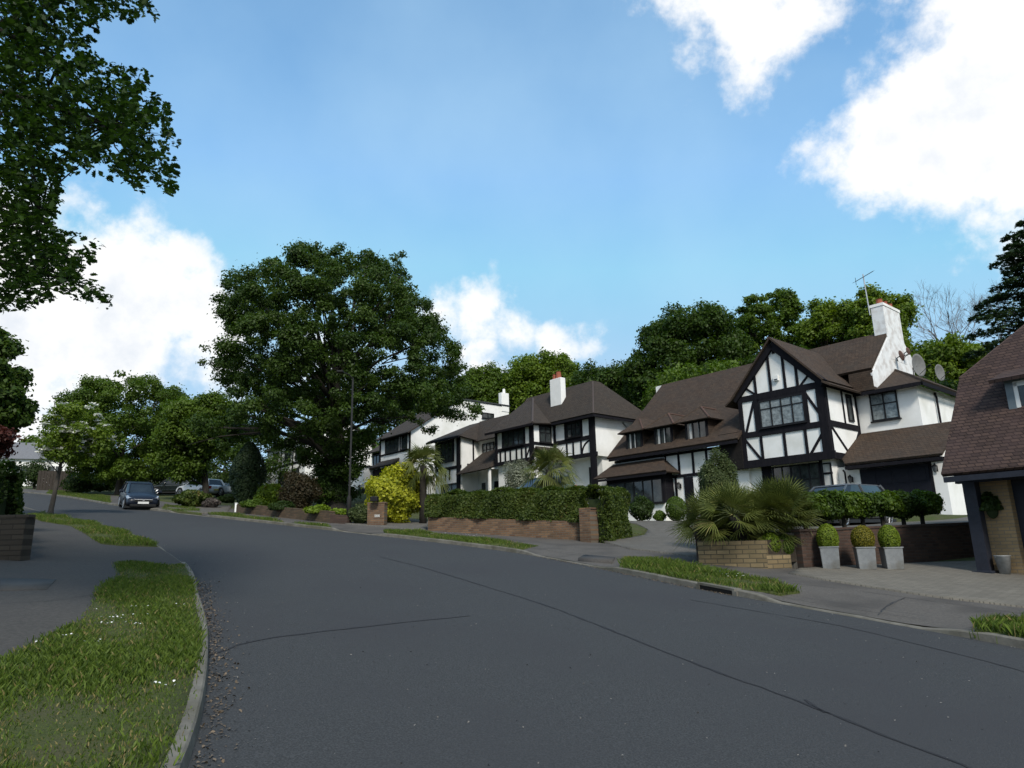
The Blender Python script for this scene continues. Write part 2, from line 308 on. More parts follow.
def sdist(P, K):
    """signed distance of (n,2) points from polyline K, positive to its right (uphill order), and arc length"""
    P = np.atleast_2d(P); A = K[:-1]; B = K[1:]; D = B-A; L2 = (D**2).sum(1); S = np.concatenate([[0], np.cumsum(np.sqrt(L2))])
    out = np.empty(len(P)); so = np.empty(len(P))
    for i in range(0, len(P), 20000):
        q = P[i:i+20000, None, :]-A[None]; t = np.clip((q*D).sum(2)/L2, 0, 1); r = q-t[..., None]*D; d2 = (r**2).sum(2); j = d2.argmin(1); ii = np.arange(len(j))
        cr_ = D[j, 0]*q[ii, j, 1]-D[j, 1]*q[ii, j, 0]
        out[i:i+20000] = np.sqrt(d2[ii, j])*np.where(cr_ < 0, 1, -1); so[i:i+20000] = S[j]+t[ii, j]*np.sqrt(L2[j])
    return out, so
def atK(K, s, e):
    D = np.diff(K, axis=0); L = np.sqrt((D**2).sum(1)); S = np.concatenate([[0], np.cumsum(L)]); s = min(max(s, 0), S[-1]-1e-6); j = np.searchsorted(S, s, 'right')-1
    d = D[j]/L[j]; p = K[j]+d*(s-S[j]); a = D[max(j-1, 0)]; b = D[min(j+1, len(D)-1)]; t = a+b; t = t/np.linalg.norm(t)
    return p+np.array([t[1], -t[0]])*e, t
sA, cA = math.sin(R(40)), math.cos(R(40))
def planez(x, y):
    s = -sA*x+cA*y; s = np.where(s > 95, 95+(s-95)*.3, s); s = np.where(s < -40, -40+(s+40)*.3, s); return -1.6+.1*s
A = R(40.5); dU = np.array([-math.sin(A), math.cos(A)]); dV = np.array([math.cos(A), math.sin(A)]); P0 = np.array([13.8265, 30.0])
def ss(a, b, x): t = np.clip((x-a)/(b-a), 0, 1); return t*t*(3-2*t)
RX = [0, 3, 8, 12, 18, 26, 40, 70, 120, 300, 2000]; RYv = [.10, .18, .34, .62, 1.18, 1.6, 3.2, 8, 12, 14, 16]
def H(x, y):
    x = np.atleast_1d(np.asarray(x, float)); y = np.atleast_1d(np.asarray(y, float)); P = np.stack([x, y], 1)
    e, s = sdist(P, RK); el, _ = sdist(P, LK); z = planez(x, y)
    right = np.interp(e, RX, RYv); left = np.interp(-el, [0, 3, 8, 20, 60, 300], [.10, .12, .3, .6, 1.5, 3])
    rise = np.where(e > 0, right, np.where(el < 0, left, 0.0)); z = z+rise
    u = (P-P0)@dU; v = (P-P0)@dV
    pad = ss(-7, -4.5, u)*(1-ss(12.6, 14, u))*ss(-9, -2.5, v)*(1-ss(11, 22, v)); zp = .9+.032*np.clip(u, -1, 13)
    z = z*(1-pad)+zp*pad
    # drive of the near right garage is cut level into the bank
    return z
def Hs(x, y): return float(H(x, y)[0])
def G(px, py, tmin=2):
    d = ray(px, py); ts = np.concatenate([np.arange(tmin, 60, .5), np.arange(60, 221, 1.5)]); X = d[0]*ts; Y = d[1]*ts; g = d[2]*ts-H(X, Y)
    j = np.where((g[:-1] > 0) & (g[1:] <= 0))[0]
    if len(j) == 0: j = [len(ts)-2]
    tt = np.linspace(ts[j[0]], ts[j[0]+1], 60); g = d[2]*tt-H(d[0]*tt, d[1]*tt); a = float(np.interp(0, -g, tt))
    return np.array([d[0]*a, d[1]*a, Hs(d[0]*a, d[1]*a)])
def atdepth(px, py, Y): d = ray(px, py); return d*(Y/d[1])

def struct(o, extra='structure'): o['kind'] = extra; return o
# terrain sheet
def axis_(lo, hi, step, far):
    c = list(np.arange(lo, hi+step/2, step)); a = []; x = lo; st = step
    while x > -far: st *= 1.35; x -= st; a.append(x)
    b = []; x = c[-1]; st = step
    while x < far: st *= 1.35; x += st; b.append(x)
    return np.array(a[::-1]+c+b)
gx = axis_(-62, 42, .5, 2500); gy = axis_(-8, 84, .5, 2500); X, Y = np.meshgrid(gx, gy); fx, fy = X.ravel(), Y.ravel()
Z = H(fx, fy); e, s_ = sdist(np.stack([fx, fy], 1), RK); el, _ = sdist(np.stack([fx, fy], 1), LK)
onstrip = (e < 3.9) & (el > -4.6); Z = Z-np.where(onstrip, .22, 0)
nx, ny = len(gx), len(gy); me = bpy.data.meshes.new('ground'); idx = np.arange(nx*ny).reshape(ny, nx)
q = np.stack([idx[:-1, :-1], idx[:-1, 1:], idx[1:, 1:], idx[1:, :-1]], -1).reshape(-1, 4)
me.vertices.add(nx*ny); me.vertices.foreach_set('co', np.stack([fx, fy, Z], 1).astype(np.float32).ravel())
me.loops.add(q.size); me.loops.foreach_set('vertex_index', q.ravel().astype(np.int32)); me.polygons.add(len(q)); me.polygons.foreach_set('loop_start', np.arange(0, q.size, 4, dtype=np.int32))
me.update(calc_edges=True); me.validate(); me.materials.append(EARTH); me.polygons.foreach_set('use_smooth', [True]*len(me.polygons))
o = bpy.data.objects.new('ground', me); C.objects.link(o); struct(o)

def strip(name, K, e0, e1, m, dz=0., s0=0, s1=None, ne=4, base='H', step=.5):
    L = np.sqrt((np.diff(K, axis=0)**2).sum(1)).sum(); s1 = s1 or L; ss_ = np.arange(s0, s1, step); V = []; n = ne+1
    for s in ss_:
        a = e0(s) if callable(e0) else e0; b = e1(s) if callable(e1) else e1
        for k in range(n): p, _ = atK(K, s, a+(b-a)*k/ne); V.append(p)
    V = np.array(V); z = H(V[:, 0], V[:, 1])+dz; mb = MB(); mb.v = [(a, b, c) for (a, b), c in zip(V, z)]
    mb.f = [(i*n+k, i*n+k+1, (i+1)*n+k+1, (i+1)*n+k) for i in range(len(ss_)-1) for k in range(ne)]
    return mb
def drape(poly, m, name, dz=.02, step=.35, parent=None):
    """a ground sheet over a polygon of world xy points, following the land"""
    bm = bmesh.new(); vs = [bm.verts.new((p[0], p[1], 0)) for p in poly]; bm.faces.new(vs); bmesh.ops.triangulate(bm, faces=bm.faces)
    xs = [p[0] for p in poly]; ys = [p[1] for p in poly]
    for ax, lo, hi in ((0, min(xs), max(xs)), (1, min(ys), max(ys))):
        for c in np.arange(lo+step, hi, step):
            co = (c, 0, 0) if ax == 0 else (0, c, 0); no = (1, 0, 0) if ax == 0 else (0, 1, 0)
            bmesh.ops.bisect_plane(bm, geom=bm.verts[:]+bm.edges[:]+bm.faces[:], plane_co=co, plane_no=no)
    P = np.array([(v.co.x, v.co.y) for v in bm.verts]); z = H(P[:, 0], P[:, 1])+dz
    for v, zz in zip(bm.verts, z): v.co.z = zz
    be = [e_ for e_ in bm.edges if e_.is_boundary]; ex = bmesh.ops.extrude_edge_only(bm, edges=be)
    for g_ in ex['geom']:
        if isinstance(g_, bmesh.types.BMVert): g_.co.z -= .09
    me = bpy.data.meshes.new(name); bm.to_mesh(me); bm.free(); me.materials.append(m); me.polygons.foreach_set('use_smooth', [True]*len(me.polygons))
    o = bpy.data.objects.new(name, me); C.objects.link(o)
    return o
# road: loft between the two kerbs
nn = 400
def resK(K, n):
    S = np.concatenate([[0], np.cumsum(np.sqrt((np.diff(K, axis=0)**2).sum(1)))]); t = np.linspace(0, S[-1], n); return np.stack([np.interp(t, S, K[:, 0]), np.interp(t, S, K[:, 1])], 1)
a_, b_ = resK(LK, nn), resK(RK, nn); V = []
for i in range(nn):
    for k in range(9): V.append(a_[i]+(b_[i]-a_[i])*(k/8*1.004-.002))
V = np.array(V); mb = MB(); zz = planez(V[:, 0], V[:, 1]); mb.v = [(p[0], p[1], z) for p, z in zip(V, zz)]
mb.f = [(i*9+k, i*9+k+1, (i+1)*9+k+1, (i+1)*9+k) for i in range(nn-1) for k in range(8)]
struct(mb.build('road', ASPHALT, smooth=True))
sR = lambda px, py: sdist(G(px, py)[None, :2], RK)[1][0]
sL = lambda px, py: sdist(G(px, py)[None, :2], LK)[1][0]
# dropped kerbs: (s range)
S_end_r, S_gully, S_verge2_r, S_verge2_l, S_verge3_r, S_verge3_l = sR(985, 640), sR(745, 597), sR(800, 605), sR(618, 570), sR(520, 550), sR(385, 536)
S_v4r, S_v4l, S_v5r, S_v5l = sR(330, 529), sR(295, 526), sR(283, 525), sR(212, 517)
def kerb_drop(s):
    d = 0
    for a, b in ((S_end_r, S_gully), (S_verge2_l, S_verge3_r), (S_verge3_l, S_v4r), (S_v5l+0, S_v5l+5)):
        d = max(d, ss(a, a+.9, s)*(1-ss(b-.9, b, s)))
    return float(d)
def kerb(name, K, sgn, drop, L):
    mb = MB(); s = np.arange(0, L, .45); n = 5; rows = []
    for t in s:
        h = .105-.085*drop(t)-.006*math.sin(t*5.1)*math.sin(t*2.3); row = []
        for e, z in ((-.015, -.05), (0, h-.015), (.015, h), (.088, h+.004), (.095, -.05)):
            p, _ = atK(K, t, sgn*e); row.append((p[0], p[1], float(planez(p[0], p[1]))+z))
        rows += row
    mb.v = rows; mb.f = [(i*n+k, i*n+k+1, (i+1)*n+k+1, (i+1)*n+k) for i in range(len(s)-1) for k in range(n-1)]
    return struct(mb.build(name, KERB))
kerb('kerb', RK, 1, kerb_drop, 130)
_k = [sL(181, 562), sL(178, 560), sL(160, 550), sL(155, 547)]
kerb('kerb', LK, -1, lambda s: float(.5*ss(_k[0], _k[1], s)*(1-ss(_k[2], _k[3], s))), 125)
fw = strip('footway', RK, .08, 3.7, FOOT, 0, 0, 125, ne=8)
# lower the footway edge to the dropped kerb
for i, p in enumerate(fw.v):
    if i % 9 < 4:
        s = (i//9)*.5; fw.v[i] = (p[0], p[1], p[2]-.07*kerb_drop(s)*(1-(i % 9)/4))
struct(fw.build('footway', FOOT, smooth=True))
# left footway reaches from the kerb to the garden walls
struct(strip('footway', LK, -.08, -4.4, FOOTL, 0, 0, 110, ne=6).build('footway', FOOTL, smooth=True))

# ------------------------------------------------------------------ grass
GRASS = leafmat('grass_blades', (.034, .062, .008), (.115, .165, .024), third=(.22, .18, .07), trans=.3, rough=.6)
def pip(P, poly):
    x, y = P[:, 0], P[:, 1]; ins = np.zeros(len(P), bool); n = len(poly)
    for i in range(n):
        (x1, y1), (x2, y2) = poly[i][:2], poly[(i+1) % n][:2]
        c = ((y1 > y) != (y2 > y)) & (x < (x2-x1)*(y-y1)/((y2-y1) if y2 != y1 else 1e-9)+x1); ins ^= c
    return ins
def blades(poly, density, h, label_mat=GRASS, wd=.0045, edge=None):
    poly = np.array([p[:2] for p in poly]); lo, hi = poly.min(0), poly.max(0); n = int(density*np.prod(hi-lo)); P = lo+RNG.random((n, 2))*(hi-lo); P = P[pip(P, poly)]
    # patchy: bare and long spots
    pt = np.sin(P[:, 0]*2.3+1)*np.cos(P[:, 1]*1.9)+np.sin(P[:, 0]*.9-P[:, 1]*1.3)+.7*np.sin(P[:, 0]*5.1+P[:, 1]*4.3)
    keep = RNG.random(len(P)) < np.clip(.74+.22*pt, .45, 1); P = P[keep]+RNG.normal(size=(keep.sum(), 2))*.035; pt = pt[keep]; n = len(P)
    z = H(P[:, 0], P[:, 1])+.005; a = RNG.random(n)*6.283; hh = h*(.35+.9*RNG.random(n))*(1+.3*pt); hh = np.clip(hh, .012, 1); lean = hh*(.2+.7*RNG.random(n)); b = RNG.random(n)*6.283
    ww = wd*(.7+.8*RNG.random(n)); ax = np.stack([np.cos(a), np.sin(a)], 1)*ww[:, None]; le = np.stack([np.cos(b), np.sin(b)], 1)*lean[:, None]
    v = np.empty((n, 4, 3)); v[:, 0, :2] = P-ax; v[:, 0, 2] = z; v[:, 1, :2] = P+ax; v[:, 1, 2] = z
    v[:, 2, :2] = P+ax*.7+le*.4; v[:, 2, 2] = z+hh*.65; v[:, 3, :2] = P+le; v[:, 3, 2] = z+hh
    r = np.clip(RNG.random(n)*.9+(RNG.random(n) < np.where(pt < -.4, .16, .04)), 0, 1)
    return v.reshape(-1, 3), r
def verge(pxpoly, density, h, base=True):
    W = [G(*p) for p in pxpoly]
    if base: struct(drape(W, EARTH, 'verge', dz=.012))
    v, r = blades(W, density, h); o = fastmesh('grass', v, 4, GRASS, r); o['kind'] = 'stuff'; tag(o, 'short rough grass on the verge', 'grass'); return W
# near left verge: the kerb side follows the kerb itself
def kp(K, s, e): p, _ = atK(K, s, e); return (p[0], p[1], 0)
def vergeK(K, sg, s0, s1, pxs, density, h, label):
    n = max(6, int((s1-s0)/.6)); W = [kp(K, s, sg*.085) for s in np.linspace(s0, s1, n)]+[G(*p) for p in pxs]
    struct(drape(W, EARTH, 'verge', dz=.014)); v, r = blades(W, density, h); o = fastmesh('grass', v, 4, GRASS, r); tag(o, label, 'grass', kind='stuff'); return W
n0 = sL(188, 768)-5
VL = vergeK(LK, -1, n0, sL(194, 570), [(165, 566), (130, 563), (115, 564), (121, 575), (101, 591), (84, 619), (60, 632), (35, 643), (0, 662), (-40, 690), (-90, 775)], 5200, .052, 'rough patchy grass on the near left verge')
vergeK(LK, -1, sL(155, 547), sL(31, 512), [(28, 517), (45, 522), (70, 526), (82, 532), (101, 544), (120, 546)], 1300, .08, 'strip of grass between the far left footway and the kerb')
vergeK(RK, 1, S_gully+.4, S_verge2_l, [(624, 557.5), (665, 563), (712, 571), (768, 580), (800, 592), (780, 594)], 2200, .10, 'grass strip beside the kerb drain')
vergeK(RK, 1, S_verge3_r, S_verge3_l, [(384, 531.5), (424, 532.5), (480, 539), (520, 543), (538, 546)], 1400, .08, 'grass strip in front of the hedge topped wall')
vergeK(RK, 1, max(0, S_end_r-4), S_end_r, [(975, 633), (985, 621), (1024, 617), (1120, 640)], 2200, .13, 'tuft of bright grass at the right edge')
vergeK(RK, 1, S_v4r, S_v4l, [(292, 523), (326, 524.5)], 900, .08, 'small grass patch near the street lamp')
vergeK(RK, 1, S_v5r, S_v5l, [(208, 513), (240, 515), (280, 521)], 900, .08, 'grass strip below the low garden wall')
vergeK(RK, 1, sR(200, 515), sR(160, 511), [(165, 505), (195, 508)], 600, .08, 'grass patch past the drive near the blue car')
vergeK(RK, 1, sR(110, 503), sR(45, 494), [(50, 490), (110, 496)], 400, .08, 'grass strip behind the blue car')
# daisies and fallen petals on the near verge
dm = leafmat('white_petals', (.7, .7, .66), (.8, .8, .78), trans=.1); cen = []
for (px, py, k, sp) in ((122, 622, 9, .12), (118, 628, 6, .08), (65, 642, 3, .04), (88, 648, 3, .05), (135, 630, 4, .05), (152, 693, 6, .10), (183, 609, 2, .05), (41, 648, 3, .04), (98, 615, 2, .04), (140, 612, 3, .1)):
    g = G(px, py)
    for _ in range(k): cen.append(g+np.array([RNG.normal()*sp, RNG.normal()*sp, .05+.02*RNG.random()]))
cen = np.array(cen); v, k = leaves(cen, np.tile([0, 0, 1.], (len(cen), 1))+RNG.normal(size=(len(cen), 3))*.3, .022*np.ones(len(cen)), DIAMOND*np.array([1.5, 1]))
tag(fastmesh('daisies', v, k, dm), 'scattered tiny white daisies in the near verge grass', 'daisies', kind='stuff')
cen = []
for (px, py) in ((470, 537), (455, 537), (440, 536), (475, 538), (448, 535), (727, 578), (737, 580), (715, 575)):
    g = G(px, py)
    for _ in range(7): cen.append(g+np.array([RNG.normal()*.15, RNG.normal()*.12, .08]))
cen = np.array(cen); v, k = leaves(cen, np.tile([0, 0, 1.], (len(cen), 1)), .04*np.ones(len(cen)))
tag(fastmesh('daisies', v, k, dm), 'pale wildflowers in the far verge grass', 'daisies', kind='stuff')
# dead leaves and grit gathered against the near left kerb and right gully
LITTER = leafmat('dead_leaves', (.07, .05, .03), (.16, .12, .08), trans=0)
cen = []
for _ in range(1500):
    s = n0+RNG.random()*13; p, _t = atK(LK, s, .02+abs(RNG.normal())*.11); cen.append((p[0], p[1], float(planez(p[0], p[1]))+.008))
for _ in range(500):
    s = S_gully+.2+RNG.random()*7; p, _t = atK(RK, s, -.02-abs(RNG.normal())*.08); cen.append((p[0], p[1], float(planez(p[0], p[1]))+.008))
cen = np.array(cen); v, k = leaves(cen, np.tile([0, 0, 1.], (len(cen), 1))+RNG.normal(size=(len(cen), 3))*.35, .014+.022*RNG.random(len(cen)))
tag(fastmesh('leaf_litter', v, k, LITTER), 'dry brown leaf litter lying along the kerbs', 'leaf litter', kind='stuff')

# ------------------------------------------------------------------ road seams, patches, covers
SEAM = mat('tar_seam', (.014, .014, .016), (.022, .022, .025), scale=20, rough=.85)
def seam(pxs, wd, name='road_seam', dz=.004, onH=False):
    pts = cr([G(*p)[:2] for p in pxs], .15); mb = MB(); n = len(pts)
    for i, p in enumerate(pts):
        d = pts[min(i+1, n-1)]-pts[max(i-1, 0)]; d /= np.linalg.norm(d)+1e-9; q = np.array([d[1], -d[0]])*wd*.5*(1+.5*RNG.normal()*.6); j = RNG.normal(size=2)*.006
        for sg in (-1, 1): a = p+q*sg+j; mb.v.append((a[0], a[1], (Hs(*a) if onH else float(planez(*a)))+dz))
    mb.f = [(2*i, 2*i+1, 2*i+3, 2*i+2) for i in range(n-1)]; struct(mb.build(name, SEAM))
seam([(380, 557), (424, 568), (490, 588), (550, 607), (640, 642), (720, 673), (800, 702), (880, 734), (960, 764), (1010, 785)], .035)
seam([(806, 700), (818, 710), (832, 714)], .03)
seam([(207, 645), (260, 640), (330, 631), (400, 623), (470, 616)], .03)
seam([(690, 600), (760, 612), (840, 626), (920, 645), (1000, 665), (1060, 683)], .022)
def patch(pxs):
    mb = MB(); mb.v = [(*G(*p)[:2], 0) for p in pxs]; mb.v = [(x, y, float(planez(x, y))+.003) for x, y, _ in mb.v]; mb.f = [tuple(range(len(pxs)))]; struct(mb.build('road_patch', PATCH))
#patch([(640, 585), (700, 599), (760, 612), (742, 617), (680, 603), (622, 589)]); patch([(236, 560), (270, 558), (280, 566), (240, 569)]); patch([(820, 634), (930, 661), (905, 672), (800, 642)])
pts_ = []
while len(pts_) < 2600:
    y_ = 2+16*RNG.random()**1.3; x_ = RNG.uniform(-9, 9); e_, _s = sdist(np.array([[x_, y_]]), RK) if len(pts_) % 1 == 0 else (0, 0); l_, _s = sdist(np.array([[x_, y_]]), LK)
    if e_[0] < -.05 and l_[0] > .05 and (RNG.random() < .25 or l_[0] < .5 or e_[0] > -.7): pts_.append((x_, y_, float(planez(x_, y_))+.006))
pts_ = np.array(pts_); v, k = leaves(pts_, np.tile([0, 0, 1.], (len(pts_), 1))+RNG.normal(size=(len(pts_), 3))*.4, .006+.014*RNG.random(len(pts_))**2, QUAD*1.2)
tag(fastmesh('grit', v, k, leafmat('grit_stones', (.05, .048, .045), (.20, .19, .17), trans=0)), 'pale grit and small stones scattered over the road', 'grit', kind='stuff')
IRON = mat('cast_iron_cover', (.045, .042, .040), (.07, .066, .062), scale=30, rough=.85, bump=.5)
def cover(pxs, name, label, m=IRON):
    o = drape([G(*p) for p in pxs], m, name, dz=.012, step=2); struct(o); return o
cover([(584, 555), (615, 557.5), (612, 561.5), (578, 558.5)], 'footway_cover', '')
cover([(0, 579), (56, 580), (46, 590), (0, 591)], 'footway_cover', '', mat('cover_slab', (.045, .044, .042), (.062, .060, .057), scale=20, rough=.8))
# kerb inlet drain
g = G(728, 596); p0, t0 = atK(RK, S_gully+.25, 0); dr = thing('kerb_drain', 'black kerb inlet drain at the low end of the grass strip', 'drain', (g[0], g[1], g[2]), 0)
def kbox(mb, s0, s1, e0, e1, z0, z1):
    b = []; 
    for (s, e) in ((s0, e0), (s1, e0), (s1, e1), (s0, e1)):
        p, _ = atK(RK, s, e); b.append((p[0], p[1], float(planez(*p))))
    mb.hexa([(x, y, z+z0) for x, y, z in b], [(x, y, z+z1) for x, y, z in b]); return mb
off = np.array([g[0], g[1], g[2]])
kbox(MB(), S_gully+.25, S_gully+1.05, -.03, .02, .0, .075).build('opening_shade', mat('drain_shade', (.004, .004, .004), rough=1), dr, off)  # solid near-black box paints the shade inside the inlet
kbox(MB(), S_gully+.2, S_gully+1.1, -.035, .30, .078, .118).build('lintel', KERB, dr, off)
kbox(MB(), S_gully+.15, S_gully+.25, -.04, .1, 0, .078).build('jamb', KERB, dr, off); kbox(MB(), S_gully+1.05, S_gully+1.15, -.04, .1, 0, .078).build('jamb', KERB, dr, off)

# ------------------------------------------------------------------ drives
struct(drape([G(*p) for p in ((789, 574), (824, 580.5), (881, 589.5), (937, 598), (1024, 608), (1150, 622), (1200, 590), (1080, 560), (1000, 562), (985, 560), (978, 562), (930, 563), (860, 566), (800, 569))], PAVE, 'paved_drive', dz=.03))
struct(drape([G(*p) for p in ((601, 541.5), (630, 549.5), (665, 553.5), (699, 558), (702, 545), (700, 530), (700, 521.5), (640, 521.5), (625, 522.5), (637, 524.5), (648, 530), (644, 536), (625, 539))], PAVED, 'paved_drive', dz=.035))
for q_ in (((640, 566), (700, 577), (770, 592), (850, 605), (930, 617)), ((760, 578), (790, 583), (850, 590), (930, 601), (1024, 614)), ((560, 552), (600, 556), (640, 562)), ((880, 612), (890, 604), (905, 598)), ((450, 543), (520, 547), (575, 553))): seam(q_, .012, 'footway_crack', .006, True)
for q_ in (((0, 604), (60, 600), (115, 590), (160, 578)), ((60, 560), (110, 562), (150, 560))): seam(q_, .009, 'footway_crack', .006, True)
W = [G(*p) for p in ((610, 538), (628, 538), (643, 534.5), (646, 530), (638, 526.5), (622, 525.5), (606, 527))]
struct(drape(W, EARTH, 'lawn', dz=.05)); v, r = blades(W, 900, .05); tag(fastmesh('grass', v, 4, GRASS, r), 'bright lawn island by the hedge end', 'grass', kind='stuff')
struct(drape([G(*p) for p in ((345, 524), (380, 527), (425, 531), (429, 522), (410, 519), (385, 517))], PAVED, 'paved_drive', dz=.03))
struct(drape([G(*p) for p in ((150, 508), (200, 513), (228, 512), (232, 506), (190, 506))], PAVED, 'paved_drive', dz=.03))
# raised parking terrace of the gabled house
T0 = np.array([6.50, 16.29]); T1 = np.array([12.1, 18.75])
hp = lambda u, v: P0+dU*u+dV*v
quad = [(*T0, .22), (*T1, .34), (*hp(-7, 1.2), .86), (*hp(5.2, -.6), 1.02), (4.7, 17.6, .30)]
bm = bmesh.new(); vs = [bm.verts.new(p) for p in quad]; bm.faces.new(vs); bmesh.ops.triangulate(bm, faces=bm.faces); ext = bmesh.ops.extrude_face_region(bm, geom=bm.faces[:])
for v in ext['geom']:
    if isinstance(v, bmesh.types.BMVert): v.co.z -= 1.6
bmesh.ops.recalc_face_normals(bm, faces=bm.faces); me = bpy.data.meshes.new('parking_terrace'); bm.to_mesh(me); bm.free(); me.materials.append(PAVED); o = bpy.data.objects.new('parking_terrace', me); C.objects.link(o); struct(o)

# ------------------------------------------------------------------ walls and piers
def wall(name, label, a, b, z0, z1a, z1b, th, m, group=None, cap=True, capm=None, cat='garden wall', off_side=1, z0b=None):
    a = np.array(a[:2]); b = np.array(b[:2]); L = np.linalg.norm(b-a); d = (b-a)/L; rz = math.atan2(d[1], d[0]); base = z0; z0b = z0 if z0b is None else z0b
    t = thing(name, label, cat, (a[0], a[1], base), rz, group)
    mb = MB(); mb.hexa([(0, 0, -.3), (L, 0, z0b-base-.3), (L, th, z0b-base-.3), (0, th, -.3)], [(0, 0, z1a-base), (L, 0, z1b-base), (L, th, z1b-base), (0, th, z1a-base)]); mb.build('brickwork', m, t)
    if cap:
        mb = MB(); o_ = .025; mb.hexa([(-o_, -o_, z1a-base+.002), (L+o_, -o_, z1b-base+.002), (L+o_, th+o_, z1b-base+.002), (-o_, th+o_, z1a-base+.002)], [(-o_, -o_, z1a-base+.06), (L+o_, -o_, z1b-base+.06), (L+o_, th+o_, z1b-base+.06), (-o_, th+o_, z1a-base+.06)]); mb.build('coping', capm or m, t, bevel=.01)
    return t
wall('brick_wall', 'dark brown brick retaining wall behind the three metal planters', T0-np.array([.0, .12]), T1+np.array([.6, .15]), -.62, .24, .38, .23, BRICKD, z0b=-.85)
# yellow stone planter wall with its lower return
ya, yb = G(699, 563.5), G(768, 569); yc = G(792, 568)
wall('stone_wall', 'yellow stone planter wall below the spiky palm', ya, yb, ya[2], ya[2]+.52, yb[2]+.62, .25, BRICKY, z0b=yb[2], cap=False)
wall('stone_wall', 'low yellow stone wall end beside the two dome shrubs', yb, yc, yb[2], yb[2]+.32, yc[2]+.30, .25, BRICKY, z0b=yc[2], cap=False)
pl = ya+np.array([.1, .35, 0]); b2 = G(699, 556)
wall('brick_pier', 'dark brick pier at the entrance left of the spiky palm', ya+np.array([.10, .26, 0]), ya+np.array([.32, .26, 0]), ya[2], ya[2]+1.0, ya[2]+1.0, .3, BRICKD, cap=True, cat='pier')
SO = mat('planter_soil', (.03, .024, .018), (.045, .036, .026), scale=14, rough=1, bump=.6)
mb = MB(); mb.prism([(ya[0]+.15, ya[1]+.15, ya[2]), (yb[0], yb[1]+.1, ya[2]), (6.42, 16.35, ya[2]), (6.35, 18.4, ya[2]), (4.75, 18.2, ya[2])], (0, 0, .50)); struct(mb.build('planting_bed', SO))
# wall and hedge in front of the middle house
wa, wb = G(428, 530.5), G(588, 541); pr = G(592, 542)
wall('brick_wall', 'long low brick wall under the clipped hedge', wb, wa, wb[2], wb[2]+.62, wa[2]+.50, -.23, BRICKR, z0b=wa[2], cap=False)
t = wall('brick_pier', 'brick gate pier with black post box at the hedge end', wb, G(599, 542), wb[2], wb[2]+.98, wb[2]+.98, -.4, BRICKR, cat='pier', cap=True)
PLQ = mat('number_plaque', (.6, .6, .58), (.5, .5, .48)); MB().box(.12, .34, -.0, .03, .42, .56).build('number_plaque', PLQ, t)
bx_ = thing('post_box', 'small black post box on the brick gate pier', 'post box', tuple(wb+np.array([.1, .2, 1.05])), 0)
MB().box(-.12, .12, -.1, .1, 0, .34).build('box', FRAME, bx_, bevel=.02); MB().box(-.06, .06, -.115, -.103, .12, .2).build('label_plate', PLQ, bx_)
# walls further up the street
wc, wd_ = G(330, 523), G(236, 512.5)
wall('brick_wall', 'low brown garden wall under the dark oak', wc, wd_, wc[2], wc[2]+.42, wd_[2]+.38, -.23, BRICKM, z0b=wd_[2], capm=None)
wall('brick_wall', 'dark brick wall beside the street lamp foot', G(347, 524), G(330, 523), wc[2], wc[2]+.28, wc[2]+.36, -.3, BRICKD, cap=False)
pg = G(367, 525.5); t = wall('brick_pier', 'square brick pier in front of the yellow bush', G(384, 526), pg, pg[2], pg[2]+.85, pg[2]+.85, -.45, BRICKR, cat='pier'); MB().box(.18, .40, -.03, .0, .32, .42).build('number_plaque', PLQ, t)
MB().box(.2, .5, .1, .35, .91, 1.12).build('post_box', FRAME, t, bevel=.03)
# left garden wall
la = G(20, 561); lb = la+np.array([-4.5, .4, 0]); lc = la+np.array([-8.4, 9.8, 0])
WOODW = brickmat('weathered_wall_courses', ((.038, .032, .025), (.060, .050, .038)), (.022, .019, .015), .45, .09, .012, axis='xz', dirt=(.045, .04, .034))
wall('garden_wall', 'weathered low wall under the left hedge', la, lb, la[2], la[2]+.74, la[2]+.74, -.22, WOODW, cap=True)
wall('garden_wall', 'long low wall along the left footway below the hedge', la+np.array([-.03, .26, 0]), lc, la[2], la[2]+.70, lc[2]+1.6, .22, WOODW, cap=False, z0b=lc[2]+.9)

